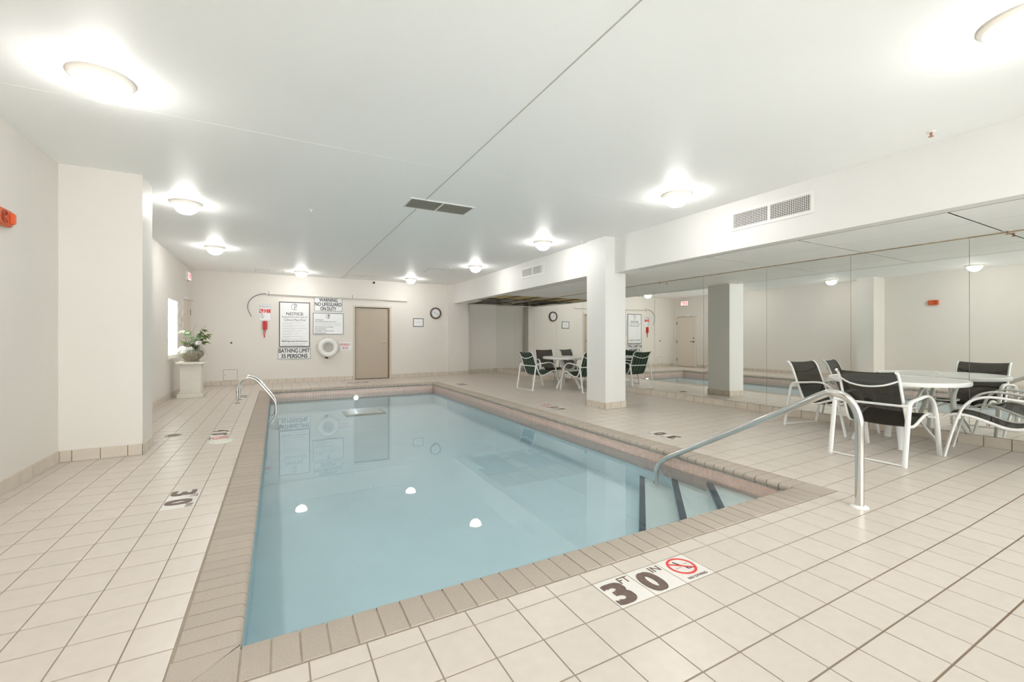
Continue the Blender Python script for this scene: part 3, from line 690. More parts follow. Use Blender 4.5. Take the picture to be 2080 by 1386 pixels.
# ------------------------------------------------------------------ vents, sprinklers, panels on the ceiling
def wall_vent(X, ya, yb, z0, z1, label):
    r = root('beam_vent', (X, (ya + yb) / 2, z0), label, 'vent', 'white air vents in the beam')
    ym = (ya + yb) / 2; f = 0.032
    m = MB(); m.box(X - 0.012, X - 0.001, ya, yb, z0, z0 + f); m.box(X - 0.012, X - 0.001, ya, yb, z1 - f, z1); m.box(X - 0.012, X - 0.001, ya, ya + f, z0 + f, z1 - f); m.box(X - 0.012, X - 0.001, yb - f, yb, z0 + f, z1 - f)
    m.build('frame', 'grille_white', r); box('divider', 'grille_white', X - 0.013, X - 0.001, ym - 0.012, ym + 0.012, z0 + f, z1 - f, r)
    box('duct_opening', 'plenum', X - 0.0025, X - 0.001, ya + f, yb - f, z0 + f, z1 - f, r)
    for a, b_ in ((ya + f, ym - 0.012), (ym + 0.012, yb - f)):
        h = MB(); v = MB()
        for k in range(9): z = z0 + f + (z1 - z0 - 2 * f) * (k + 0.5) / 9; h.box(X - 0.010, X - 0.003, a, b_, z - 0.0025, z + 0.0025)
        for k in range(22): y = a + (b_ - a) * (k + 0.5) / 22; v.box(X - 0.007, X - 0.003, y - 0.002, y + 0.002, z0 + f, z1 - f)
        h.build('louvre_bank', 'grille_white', r); v.build('fin_bank', 'grille_white', r)
wall_vent(4.88, 2.46, 3.39, 2.475, 2.705, 'large white grid vent in the beam above the mirrors')
wall_vent(4.755, 7.41, 8.34, 2.48, 2.70, 'smaller looking white vent in the beam beyond the column')
r = root('ceiling_vent', (1.79, 5.24, ZC), 'long grey louvred vent set across the ceiling joint over the pool', 'vent')
box('duct_opening', 'plenum', 1.40, 2.18, 5.07, 5.41, ZC - 0.003, ZC - 0.001, r)
m = MB(); m.box(1.375, 2.205, 5.045, 5.07, ZC - 0.008, ZC); m.box(1.375, 2.205, 5.41, 5.435, ZC - 0.008, ZC); m.box(1.375, 1.40, 5.07, 5.41, ZC - 0.008, ZC); m.box(2.18, 2.205, 5.07, 5.41, ZC - 0.008, ZC)
m.build('frame', 'grille_white', r); box('divider', 'grille_white', 1.78, 1.80, 5.07, 5.41, ZC - 0.010, ZC - 0.001, r)
for a, b_ in ((1.40, 1.78), (1.80, 2.18)):
    for k in range(12): y = 5.07 + 0.34 * (k + 0.5) / 12; box('slat', 'grille_grey', a, b_, y - 0.0075, y + 0.0075, ZC - 0.0085, ZC - 0.004, r)
def sprinkler(X, Y, z, label, mt='brass'):
    r = root('sprinkler', (X, Y, z), label, 'sprinkler', 'fire sprinkler heads')
    MB().lathe([(0.0, -0.008), (0.026, -0.007), (0.034, 0.0), (0.0, 0.0)], (X, Y, z), 20).build('escutcheon', 'white_plastic', r, smooth=True)
    MB().lathe([(0.009, 0.0), (0.009, -0.026), (0.005, -0.03), (0.005, -0.036), (0.017, -0.038), (0.017, -0.041), (0.0, -0.041)], (X, Y, z), 14).build('head', mt, r, smooth=True)
sprinkler(4.60, 1.46, ZC, 'coppery sprinkler head in the ceiling at the upper right')
sprinkler(0.384, 6.143, ZC, 'white sprinkler head in the middle of the ceiling left of the long vent', 'white_plastic')
sprinkler(4.55, 5.93, ZC, 'small sprinkler head on the ceiling against the column top', 'white_plastic')
sprinkler(6.37, 5.9, SOF - 0.004, 'sprinkler head under the low soffit right of the column')
sprinkler(6.37, 1.45, SOF - 0.004, 'sprinkler head under the low soffit at the right edge')
sprinkler(3.55, 9.6, ZC, 'sprinkler head beside the ceiling hatch near the far right lamp', 'white_plastic')
def hatch(x0, x1, y0, y1, label):
    r = root('ceiling_hatch', ((x0 + x1) / 2, (y0 + y1) / 2, ZC), label, 'access hatch', 'access hatches in the far ceiling')
    box('gap', 'dark_seam', x0 - 0.005, x1 + 0.005, y0 - 0.008, y1 + 0.008, ZC - 0.002, ZC, r)
    box('panel', 'ceiling_paint', x0, x1, y0, y1, ZC - 0.004, ZC - 0.001, r); box('latch', 'dark_seam', (x0 + x1) / 2 - 0.012, (x0 + x1) / 2 + 0.012, y0 + 0.05, y0 + 0.075, ZC - 0.008, ZC - 0.004, r)
hatch(-0.46, 0.13, 12.1, 12.6, 'square ceiling hatch left of the far left lamp by the wall')
hatch(1.62, 2.36, 12.1, 12.6, 'square ceiling hatch above the tan door')
hatch(3.21, 3.82, 9.98, 10.56, 'square ceiling hatch between the two far right lamps')

# ------------------------------------------------------------------ things on the far wall
def board(name, x0, x1, z0, z1, label, cat, border, bm, t=0.012, face='sign_white', group=None):
    r = root(name, ((x0 + x1) / 2, YF, z0), label, cat, group)
    box('panel', face, x0, x1, YF - t, YF - 0.0005, z0, z1, r)
    if border > 0:
        e = 0.0 if border > 0.012 else 0.006; y0 = YF - t - 0.003; y1 = YF - t
        m = MB(); m.box(x0 + e, x1 - e, y0, y1, z0 + e, z0 + e + border); m.box(x0 + e, x1 - e, y0, y1, z1 - e - border, z1 - e)
        m.box(x0 + e, x0 + e + border, y0, y1, z0 + e + border, z1 - e - border); m.box(x1 - e - border, x1 - e, y0, y1, z0 + e + border, z1 - e - border)
        m.build('border', bm, r)
    return r, YF - t
def bars(r, y, rows, m, hgt=0.008, name='print_lines'):
    b = MB()
    for x0, x1, z in rows: b.box(x0, x1, y - 0.0012, y, z - hgt / 2, z + hgt / 2)
    b.build(name, m, r)
def logo(r, X, Z, s, y, m):
    T = FAR(X, Z, y)
    ring_sector(T, 0.86 * s, 1.0 * s, 0.75, 2 * PI - 0.75, 0.0005, 0.0015, 36).build('emblem_ring', m, r)
    text('P', 0.75 * s, 1.75 * s, m, r, T @ Matrix.Translation((0.25 * s, -0.12 * s, 0.0006)), bold=0.0, name='emblem_letter')
    lbox(T, -0.16 * s, -0.03 * s, -1.0 * s, 1.12 * s, 0.0005, 0.0016).build('emblem_stem', m, r)
r, y = board('notice_board', 0.045, 0.777, 0.941, 2.127, 'tall framed notice of pool regulations with an emblem on the far wall', 'sign', 0.02, 'frame_black', t=0.02)
logo(r, 0.411, 2.0, 0.085, y, 'grey_ink')
text('NOTICE', 0.40, 0.075, 'black_ink', r, FAR(0.411, 1.815, y), bold=0.01)
text('Regulations for use of', 0.60, 0.058, 'grey_ink', r, FAR(0.411, 1.728, y), bold=0.01)
text('Calhoun Place Pool', 0.52, 0.058, 'grey_ink', r, FAR(0.411, 1.655, y), bold=0.01)
rw = []; z = 1.575
for g in range(7):
    for k in range(2):
        rw.append((0.11, 0.11 + random.uniform(0.36, 0.60) * (1 if k == 0 else 0.5), z)); z -= 0.026
    z -= 0.019
bars(r, y, rw, 'pale_ink')
text('Bathing Limit 35 Persons', 0.60, 0.05, 'black_ink', r, FAR(0.411, 1.085, y), bold=0.018)
bars(r, y, [(0.11, 0.68, 1.02), (0.11, 0.60, 0.995), (0.11, 0.64, 0.97)], 'pale_ink')
r, y = board('bathing_limit_sign', 0.011, 0.795, 0.612, 0.922, 'wide white sign reading BATHING LIMIT 35 PERSONS below the tall notice', 'sign', 0.008, 'black_ink')
text('BATHING LIMIT', 0.73, 0.105, 'black_ink', r, FAR(0.403, 0.838, y), bold=0.022); text('35 PERSONS', 0.62, 0.105, 'black_ink', r, FAR(0.403, 0.698, y), bold=0.022)
r, y = board('lifeguard_sign', 0.874, 1.600, 1.901, 2.300, 'white sign reading WARNING NO LIFEGUARD ON DUTY behind the rescue pole', 'sign', 0.008, 'black_ink')
text('WARNING', 0.46, 0.095, 'black_ink', r, FAR(1.237, 2.215, y), bold=0.022); text('NO LIFEGUARD', 0.67, 0.098, 'black_ink', r, FAR(1.237, 2.098, y), bold=0.022); text('ON DUTY', 0.40, 0.095, 'black_ink', r, FAR(1.237, 1.978, y), bold=0.022)
r, y = board('warning_sign', 0.844, 1.632, 1.269, 1.862, 'framed white sign listing pool warnings above the life ring', 'sign', 0.012, 'frame_black', t=0.016)
logo(r, 1.238, 1.765, 0.058, y, 'black_ink')
def left_text(s, x, z, wd, h, m, bold=0.012): text(s, wd, h, m, r, FAR(x + wd / 2, z, y), bold=bold)
left_text('WARNING:', 0.905, 1.668, 0.21, 0.032, 'grey_ink'); left_text('NO LIFEGUARD ON DUTY', 0.905, 1.620, 0.54, 0.034, 'grey_ink')
left_text('Children under the age of 14 should not', 0.905, 1.568, 0.66, 0.034, 'pale_ink', 0.0); left_text('use pool without an adult in attendance', 0.905, 1.530, 0.66, 0.034, 'pale_ink', 0.0)
left_text('NO DIVING ALLOWED', 0.905, 1.474, 0.46, 0.034, 'grey_ink'); left_text('NO RUNNING', 0.905, 1.420, 0.28, 0.034, 'grey_ink')
left_text('SLIPPERY WHEN WET', 0.905, 1.366, 0.47, 0.034, 'grey_ink'); left_text('NO SMOKING', 0.905, 1.312, 0.28, 0.034, 'grey_ink')
r, y = board('emergency_sign', -0.411, -0.135, 1.615, 2.050, 'small white emergency 911 sign above the red phone', 'sign', 0.005, 'grey_ink', t=0.006)
text('EMERGENCY', 0.235, 0.045, 'grey_ink', r, FAR(-0.273, 1.985, y), bold=0.005)
lbox(FAR(-0.273, 0, y), -0.125, -0.045, 1.82, 1.925, 0.0003, 0.0012).build('red_block', 'red_ink', r)
MB().tube(spline([(-0.385, y - 0.002, 1.905), (-0.372, y - 0.002, 1.86), (-0.335, y - 0.002, 1.835)]), 0.010, 8, up=(0, 1, 0)).build('handset_symbol', 'sign_white', r, smooth=True)
for ch, dx, wd in (('9', -0.052, 0.055), ('1', 0.008, 0.026), ('1', 0.055, 0.026)): text(ch, wd, 0.092, 'red_ink', r, FAR(-0.228 + dx, 1.872, y), bold=0.03, name='numeral')
bars(r, y, [(-0.38, -0.32, 1.79), (-0.38, -0.29, 1.745), (-0.38, -0.30, 1.70)], 'grey_ink', 0.016)
r = root('wall_phone', (-0.277, YF, 1.36), 'red emergency telephone hanging below the 911 sign', 'telephone')
MB().box(-0.330, -0.224, YF - 0.045, YF - 0.001, 1.39, 1.612).build('body', 'red_plastic', r, smooth=True, bevel=0.012)
MB().tube(spline([(-0.277, YF - 0.05, 1.60), (-0.277, YF - 0.072, 1.57), (-0.277, YF - 0.066, 1.50), (-0.277, YF - 0.072, 1.43), (-0.277, YF - 0.05, 1.40)]), 0.022, 10, flat=1.2).build('handset', 'red_plastic', r, smooth=True)
MB().tube(spline([(-0.30, YF - 0.02, 1.392), (-0.305, YF - 0.02, 1.30), (-0.292, YF - 0.018, 1.20), (-0.285, YF - 0.018, 1.195), (-0.275, YF - 0.02, 1.29), (-0.262, YF - 0.02, 1.392)]), 0.0065, 8).build('cord', 'red_plastic', r, smooth=True)
r, y = board('emergency_use_sign', 1.516, 1.841, 0.833, 1.058, 'white sign with red print FOR EMERGENCY USE ONLY beside the life ring', 'sign', 0.0, 'red_ink', t=0.005)
text('FOR EMERGENCY', 0.28, 0.062, 'red_ink', r, FAR(1.678, 0.99, y), bold=0.01); text('USE ONLY', 0.17, 0.062, 'red_ink', r, FAR(1.678, 0.90, y), bold=0.01)
# life ring
cx, cz = 1.228, 0.912
r = root('life_ring', (cx, YF, 0.61), 'white ring buoy with rope hanging on the far wall', 'life ring')
path = [(cx + 0.195 * math.cos(a), YF - 0.065, cz + 0.195 * math.sin(a)) for a in [2 * PI * k / 48 for k in range(48)]]
MB().tube(path, 0.066, 14, up=(0, 1, 0), closed=True, flat=1.0).build('ring', 'white_plastic', r, smooth=True)
pts = []
for k in range(4):
    a0 = PI / 4 + k * PI / 2
    for t, rr in ((0, 0.268), (0.5, 0.305), (1.0, 0.305)):
        a = a0 + t * PI / 3; pts.append((cx + rr * math.cos(a), YF - 0.055, cz + rr * math.sin(a)))
MB().tube(spline(pts, 4, True), 0.008, 6, closed=True, up=(0, 1, 0)).build('grab_rope', 'rope_white', r, smooth=True)
m = MB()
for k in range(5):
    x = cx - 0.07 + 0.035 * k
    m.tube(spline([(cx, YF - 0.03, cz + 0.125), (x - 0.012, YF - 0.04, cz + 0.03), (x, YF - 0.03, cz - 0.085), (x + 0.02, YF - 0.04, cz - 0.02), (cx + 0.005, YF - 0.03, cz + 0.125)], 5), 0.006, 6)
m.build('throw_line', 'rope_white', r, smooth=True)
box('hanger', 'dark_gap', cx - 0.075, cx - 0.005, YF - 0.05, YF - 0.001, cz - 0.30, cz - 0.255, r); box('hook', 'nickel', cx - 0.012, cx + 0.012, YF - 0.03, YF - 0.001, cz + 0.262, cz + 0.31, r)
# rescue pole with crook
r = root('rescue_pole', (1.57, YF, 2.27), 'long white rescue pole with a thin dark crook across the far wall', 'rescue pole')
MB().tube([(-0.257, YF - 0.055, 2.318), (3.40, YF - 0.055, 2.278)], 0.019, 12).build('pole', 'pole_white', r, smooth=True)
MB().tube(spline([(-0.25, YF - 0.055, 2.318), (-0.38, YF - 0.055, 2.30), (-0.53, YF - 0.055, 2.22), (-0.635, YF - 0.055, 2.08), (-0.655, YF - 0.055, 1.93), (-0.62, YF - 0.055, 1.82), (-0.575, YF - 0.055, 1.72)]), 0.009, 8).build('crook', 'hook_blue', r, smooth=True)
for X in (-0.19, 1.86): MB().tube(spline([(X, YF - 0.006, 2.37), (X, YF - 0.03, 2.37), (X, YF - 0.08, 2.31), (X, YF - 0.06, 2.27)]), 0.007, 8).build('bracket', 'nickel', r, smooth=True)
# framed certificate, clock
r, y = board('framed_document', 3.594, 3.912, 1.517, 1.768, 'small black framed document hanging left of the clock', 'picture', 0.018, 'frame_black', t=0.014)
bars(r, y, [(3.66, 3.85, 1.655), (3.68, 3.83, 1.635)], 'pale_ink', 0.005)
cx, cz = 4.294, 1.938
r = root('wall_clock', (cx, YF, 1.77), 'round wall clock with a dark brown rim on the far wall', 'clock')
MB().lathe([(0.135, -0.020), (0.140, -0.042), (0.155, -0.05), (0.172, -0.04), (0.178, -0.001), (0.135, -0.001)], (cx, YF, cz), 40, 'y').build('rim', 'clock_brown', r, smooth=True)
MB().lathe([(0.0001, -0.018), (0.139, -0.018), (0.139, -0.002), (0.0001, -0.002)], (cx, YF, cz), 40, 'y').build('face', 'sign_white', r)
for k in range(12):
    a = PI / 2 - k * PI / 6; Tn = FAR(cx + 0.113 * math.cos(a), cz + 0.113 * math.sin(a), YF - 0.018)
    text(str(12 if k == 0 else k), 0.022 if 0 < k < 10 else 0.03, 0.026, 'grey_ink', r, Tn, name='numeral')
for ang, ln, wd in ((math.radians(142), 0.075, 0.004), (math.radians(-32), 0.105, 0.003)):
    lbox(FAR(cx, cz, YF - 0.0195) @ Matrix.Rotation(ang, 4, 'Z'), -0.015, ln, -wd, wd, 0, 0.0015).build('hand', 'black_ink', r)
# small fittings
r = root('security_camera', (2.45, YF, 2.76), 'tiny dome security camera high on the far wall above the door', 'camera')
MB().box(2.40, 2.50, YF - 0.02, YF - 0.001, 2.735, 2.80).build('base', 'white_plastic', r, smooth=True, bevel=0.006)
MB().lathe([(0.0001, -0.055), (0.018, -0.05), (0.03, -0.035), (0.033, -0.02), (0.0001, -0.02)], (2.45, YF, 2.767), 18, 'y').build('dome', 'camera_black', r, smooth=True)
r = root('access_panel', (-1.028, YF, 0.07), 'small square access panel low on the far wall left of the ladder', 'access panel')
box('gap', 'dark_seam', -1.178, -0.878, YF - 0.003, YF - 0.0005, 0.112, 0.385, r); box('panel', 'wall_paint', -1.172, -0.884, YF - 0.007, YF - 0.001, 0.118, 0.379, r); box('latch', 'nickel', -1.155, -1.14, YF - 0.012, YF - 0.006, 0.24, 0.265, r)
r = root('wall_peg', (-1.008, YF, 1.03), 'tiny black peg alone on the far wall left of the red phone', 'peg')
MB().lathe([(0.0001, -0.03), (0.018, -0.028), (0.02, -0.01), (0.0001, -0.01)], (-1.008, YF, 1.056), 14, 'y').build('knob', 'camera_black', r, smooth=True)
MB().lathe([(0.0001, -0.011), (0.028, -0.009), (0.03, -0.001), (0.0001, -0.001)], (-1.008, YF, 1.056), 16, 'y').build('plate', 'nickel', r, smooth=True)

# ------------------------------------------------------------------ things on the left wall
r = root('exit_sign', (XL, 12.3, 2.5), 'lit red exit sign on the left wall above the cream door', 'exit sign')
MB().box(XL + 0.001, XL + 0.05, 12.12, 12.50, 2.49, 2.69).build('housing', 'white_plastic', r, smooth=True, bevel=0.006)
lbox(LEFT(12.31, 2.59, XL + 0.05), -0.16, 0.16, -0.075, 0.075, 0.0, 0.003).build('face', 'exit_face', r)
text('EXIT', 0.24, 0.105, 'red_ink', r, LEFT(12.31, 2.59, XL + 0.053), bold=0.02)
r = root('fire_alarm', (XL, 4.63, 2.02), 'orange red fire alarm sounder on the left wall at the picture edge', 'fire alarm')
MB().box(XL + 0.001, XL + 0.05, 4.53, 4.725, 2.015, 2.140).build('body', 'alarm_red', r, smooth=True, bevel=0.008)
for k in range(4): ring_sector(LEFT(4.605, 2.078, XL + 0.05), 0.012 + 0.011 * k, 0.017 + 0.011 * k, 0.6, 2 * PI - 0.6, -0.001, 0.003, 24).build('sound_slot', 'alarm_dark', r)
MB().box(XL + 0.045, XL + 0.075, 4.672, 4.708, 2.035, 2.12).build('strobe_lens', 'alarm_red', r, smooth=True, bevel=0.008)
r = root('door_closer', (XL, 12.27, 2.06), 'slim door closer over the cream door on the left wall', 'door closer')
box('body', 'white_plastic', XL + 0.017, XL + 0.06, 11.98, 12.24, 2.055, 2.085, r); MB().tube([(XL + 0.05, 12.2, 2.05), (XL + 0.09, 12.42, 2.05), (XL + 0.05, 12.6, 2.05)], 0.006, 8).build('arm', 'nickel', r)

# ------------------------------------------------------------------ deck fittings
def drain(X, Y, label, rad=0.085, m='drain', cat='drain'):
    r = root('floor_drain', (X, Y, zf(X)), label, cat, 'round floor drains')
    B_ = Matrix.Translation((X, Y, zf(X))) @ (TILT if X > XS else Matrix.Identity(4)) @ Matrix.Translation((-X, -Y, 0))
    MB().lathe([(0.0001, 0.002), (rad * 0.8, 0.002), (rad * 0.82, 0.0035), (rad, 0.003), (rad, -0.003), (0.0001, -0.003)], (X, Y, 0), 28).xf(B_).build('plate', m, r, smooth=True)
    g = MB()
    for k in range(5):
        xx = X - rad * 0.5 + rad * 0.25 * k; hl = math.sqrt(max((rad * 0.7) ** 2 - (xx - X) ** 2, 1e-4)); g.box(xx - 0.004, xx + 0.004, Y - hl, Y + hl, 0.002, 0.0032)
    g.xf(B_).build('slots', 'dark_gap', r)
drain(-1.103, 6.557, 'round floor drain on the left deck right behind the wall pillar')
drain(5.29, 6.42, 'round floor drain on the right deck near the mirrored wall')
drain(1.67, 12.0, 'round floor drain on the far deck in front of the door')
r = root('skimmer_lid', (-0.565, 5.93, 0), 'round cream skimmer lid in the left deck', 'lid')
MB().lathe([(0.0001, 0.006), (0.10, 0.006), (0.102, 0.004), (0.106, 0.004), (0.108, 0.006), (0.118, 0.005), (0.122, -0.003), (0.0001, -0.003)], (-0.565, 5.93, 0), 36).build('lid', 'lid', r, smooth=True)
for a in (0.6, 0.6 + PI): MB().lathe([(0.0001, 0.0075), (0.007, 0.0072), (0.008, 0.006), (0.0001, 0.006)], (-0.565 + 0.085 * math.cos(a), 5.93 + 0.085 * math.sin(a), 0), 10).build('screw', 'drain', r)
# stair handrail
r = root('stair_handrail', (3.57, 1.51, 0), 'bent steel handrail reaching from the deck down into the pool steps', 'handrail')
hp = [(3.57, 1.51, 0.0), (3.57, 1.51, 0.25), (3.57, 1.51, 0.50), (3.568, 1.513, 0.62), (3.555, 1.54, 0.71), (3.53, 1.58, 0.765), (3.505, 1.640, 0.785), (3.50, 1.71, 0.765), (3.50, 1.955, 0.622), (3.50, 2.365, 0.392), (3.50, 2.874, 0.108), (3.50, 3.09, -0.012), (3.50, 3.20, -0.085), (3.50, 3.27, -0.16), (3.50, 3.29, -0.25), (3.50, 3.295, -0.372)]
MB().tube(spline(hp, 6), 0.0265, 18, up=(1, 0, 0)).build('rail', 'steel', r, smooth=True)
MB().lathe([(0.027, 0.014), (0.052, 0.008), (0.056, 0.0), (0.027, 0.0)], (3.57, 1.51, 0.0005), 28).build('flange', 'white_plastic', r, smooth=True)
MB().lathe([(0.027, 0.014), (0.05, 0.008), (0.053, 0.0), (0.027, 0.0)], (3.50, 3.295, -0.377), 24).build('flange', 'white_plastic', r, smooth=True)
# pool ladder
r = root('pool_ladder', (-0.62, 9.5, 0), 'steel pool ladder with two curved rails on the left pool edge', 'ladder')
for Y in (9.24, 9.75):
    lp = [(-0.632, Y, 0.0), (-0.632, Y, 0.15), (-0.628, Y, 0.27), (-0.60, Y, 0.36), (-0.54, Y, 0.425), (-0.46, Y, 0.45), (-0.38, Y, 0.43), (-0.31, Y, 0.37), (-0.184, Y, 0.20), (-0.075, Y, 0.05), (-0.035, Y, -0.03), (-0.020, Y, -0.12), (-0.02, Y, -0.5)]
    rl = MB().tube(spline(lp, 6), 0.021, 14, up=(0, 1, 0)).build('rail', 'steel', r, smooth=True)
    MB().lathe([(0.022, 0.012), (0.045, 0.008), (0.05, 0.0), (0.022, 0.0)], (-0.632, Y, 0.0005), 24).build('flange', 'nickel', rl, smooth=True)
for z in (-0.24, -0.42): box('tread', 'white_plastic', -0.055, 0.03, 9.262, 9.728, z - 0.012, z + 0.012, r)

# ------------------------------------------------------------------ chairs and tables
def make_chair(sling_mat):
    r = root('sling_chair', (0, 0, 0), '-', 'chair')
    tb = dict(local=True, smooth=True)
    for s in (-1, 1):
        y = 0.30 * s
        side = [(0.0, y, 0.0), (0.03, y, 0.18), (0.062, y, 0.36), (0.085, y, 0.50), (0.105, y, 0.56), (0.16, y, 0.588), (0.30, y, 0.604), (0.43, y, 0.618), (0.52, y, 0.612), (0.60, y, 0.572), (0.66, y, 0.49), (0.708, y, 0.34), (0.75, y, 0.16), (0.783, y, 0.0)]
        MB().tube(spline(side, 5), 0.0125, 10, flat=1.75, up=(1, 0, 0.2)).build('leg_frame', 'white_enamel', r, **tb)
        y = 0.242 * s
        rail = [(-0.004, y, 0.858), (0.026, y, 0.842), (0.058, y, 0.795), (0.090, y, 0.715), (0.132, y, 0.60), (0.182, y, 0.47), (0.222, y, 0.385), (0.265, y, 0.342), (0.33, y, 0.328), (0.40, y, 0.338), (0.50, y, 0.376), (0.61, y, 0.414), (0.70, y, 0.424), (0.765, y, 0.405), (0.792, y, 0.378)]
        MB().tube(spline(rail, 5), 0.0125, 10, flat=1.15, up=(0, 1, 0)).build('sling_rail', 'white_enamel', r, **tb)
        MB().box(0.095, 0.135, min(0.242 * s, 0.30 * s), max(0.242 * s, 0.30 * s), 0.535, 0.56).build('joint', 'white_enamel', r, local=True)
        MB().box(0.672, 0.692, min(0.242 * s, 0.30 * s), max(0.242 * s, 0.30 * s), 0.39, 0.41).build('joint', 'white_enamel', r, local=True)
    pr = spline([(q[0], 0, q[2]) for q in rail], 4); m = MB(); W2 = 0.232; cols = 6
    for z_off in (0.003, -0.003):
        for q in pr:
            for c in range(cols + 1):
                t = c / cols * 2 - 1; m.v.append(Vector((q.x, t * W2, q.z + z_off - 0.012 * (1 - t * t))))
    n = len(pr); k = cols + 1; h = n * k
    for i in range(n - 1):
        for c in range(cols):
            a = i * k + c; m.f.append((a, a + 1, a + k + 1, a + k)); m.f.append((h + a, h + a + k, h + a + k + 1, h + a + 1))
    for i in range(n - 1):
        for c in (0, cols): a = i * k + c; m.f.append((a, a + k, h + a + k, h + a))
    for c in range(cols):
        for i in (0, n - 1): a = i * k + c; m.f.append((a, a + 1, h + a + 1, h + a))
    m.build('sling', sling_mat, r, **tb)
    MB().tube(spline([(0.062, -0.242, 0.78), (0.032, -0.14, 0.732), (0.022, 0, 0.712), (0.032, 0.14, 0.732), (0.062, 0.242, 0.78)], 5), 0.0085, 8, up=(1, 0, 0)).build('back_brace', 'white_enamel', r, **tb)
    MB().tube([(0.092, -0.30, 0.545), (0.092, 0.30, 0.545)], 0.0115, 10).build('back_crossbar', 'white_enamel', r, **tb)
    MB().tube([(0.003, -0.30, 0.0125), (0.003, 0.30, 0.0125)], 0.0095, 8).build('floor_bar', 'white_enamel', r, **tb)
    MB().tube(spline([(0.50, -0.242, 0.372), (0.50, -0.15, 0.325), (0.50, 0, 0.308), (0.50, 0.15, 0.325), (0.50, 0.242, 0.372)], 5), 0.0085, 8, up=(1, 0, 0)).build('seat_brace', 'white_enamel', r, **tb)
    return r
plain = make_chair('sling_plain'); stripe = make_chair('sling_striped')
def place(proto, x, y, deg, label, group, first):
    o = proto if first else copy_tree(proto)
    x, y, z, t = deck(x, y); o.location = (x, y, z); o.scale = (t, t, t); o.rotation_euler = (0, 0, math.radians(deg)); o['label'] = label; o['group'] = group
    return o
g1, g2 = 'dark sling chairs at the near table', 'sling chairs at the far table'
place(plain, 5.0, 2.07, 0, 'dark mesh sling chair with its back to the pool, nearest the steel handrail', g1, True)
place(plain, 6.36, 3.38, -98.9, 'dark mesh sling chair on the far side of the near table, facing the viewer', g1, False)
place(plain, 6.285, 1.04, 100.4, 'dark mesh sling chair cut off by the right picture edge', g1, False)
place(stripe, 4.95, 8.55, 6, 'green striped sling chair left of the far table', g2, True)
place(stripe, 5.96, 7.34, 92, 'green striped sling chair partly hidden behind the white column', g2, False)
place(plain, 6.37, 9.98, -104, 'plain dark sling chair behind the far table facing the pool', g2, False)
def make_table(x, y, ang, label):
    r = root('round_table', (0, 0, 0), label, 'table', 'round white patio tables'); tb = dict(local=True, smooth=True)
    MB().lathe([(0.0001, 0.722), (0.575, 0.722), (0.578, 0.718), (0.578, 0.700), (0.0001, 0.700)], (0, 0, 0), 64).build('table_top', 'table_white', r, **tb)
    MB().lathe([(0.575, 0.690), (0.598, 0.686), (0.606, 0.696), (0.606, 0.722), (0.598, 0.730), (0.579, 0.728), (0.575, 0.718)], (0, 0, 0), 64).build('rim', 'white_enamel', r, **tb)
    MB().lathe([(0.0001, 0.728), (0.028, 0.727), (0.034, 0.722), (0.0001, 0.722)], (0, 0, 0), 20).build('hub_cap', 'white_plastic', r, **tb)
    for k in range(4):
        a = PI / 4 + k * PI / 2; c, s = math.cos(a), math.sin(a)
        path = spline([(c * d, s * d, z) for d, z in ((0.30, 0.70), (0.235, 0.62), (0.185, 0.50), (0.175, 0.40), (0.20, 0.30), (0.27, 0.18), (0.345, 0.07), (0.37, 0.0))], 5)
        MB().tube(path, 0.014, 12, flat=2.3, up=(c, s, 0)).build('leg', 'white_enamel', r, **tb)
    ring = [(0.172 * math.cos(2 * PI * k / 32), 0.172 * math.sin(2 * PI * k / 32), 0.42) for k in range(32)]
    MB().tube(ring, 0.010, 8, closed=True).build('leg_ring', 'white_enamel', r, **tb)
    m = MB(); m.box(-0.55, 0.55, -0.015, 0.015, 0.676, 0.70); m.box(-0.015, 0.015, -0.55, 0.55, 0.676, 0.70)
    m.build('top_brace', 'white_enamel', r, local=True)
    x, y, z, t = deck(x, y); r.location = (x, y, z); r.scale = (t, t, t); r.rotation_euler = (0, 0, ang); return r
t1 = make_table(6.08, 2.24, math.radians(-15), 'round white patio table by the mirrored wall, nearest the viewer')
t2 = copy_tree(t1); x, y, z, t = deck(6.08, 8.43); t2.location = (x, y, z); t2.scale = (t, t, t); t2.rotation_euler = (0, 0, math.radians(-37)); t2['label'] = 'round white patio table beyond the column, farther from the viewer'

# ------------------------------------------------------------------ pedestal, urn, plant
cx, cy = -1.505, 10.70
r = root('pedestal', (cx, cy, 0), 'square cream pedestal carrying the urn beside the left window', 'pedestal')
MB().box(cx - 0.21, cx + 0.21, cy - 0.21, cy + 0.21, 0.0, 0.085).build('plinth', 'pedestal', r, smooth=True, bevel=0.008)
MB().box(cx - 0.185, cx + 0.185, cy - 0.185, cy + 0.185, 0.085, 0.12).build('base_moulding', 'pedestal', r, smooth=True, bevel=0.012)
MB().box(cx - 0.165, cx + 0.165, cy - 0.165, cy + 0.165, 0.11, 0.63).build('shaft', 'pedestal', r)
for nx, ny in ((0, -1), (1, 0)):
    f = frame((cx + nx * 0.165, cy + ny * 0.165, 0.37), (-ny, nx, 0) if ny else (0, 1, 0), (0, 0, 1)); m = MB()
    for q in ((-0.145, 0.145, 0.215, 0.23), (-0.145, 0.145, -0.23, -0.215), (-0.145, -0.13, -0.215, 0.215), (0.13, 0.145, -0.215, 0.215)): m.box(*q, -0.002, 0.006)
    m.xf(f).build('panel_moulding', 'pedestal', r)
MB().box(cx - 0.195, cx + 0.195, cy - 0.195, cy + 0.195, 0.625, 0.66).build('cap_moulding', 'pedestal', r, smooth=True, bevel=0.014)
MB().box(cx - 0.23, cx + 0.23, cy - 0.23, cy + 0.23, 0.66, 0.70).build('cap', 'pedestal', r, smooth=True, bevel=0.006)
zb = 0.70
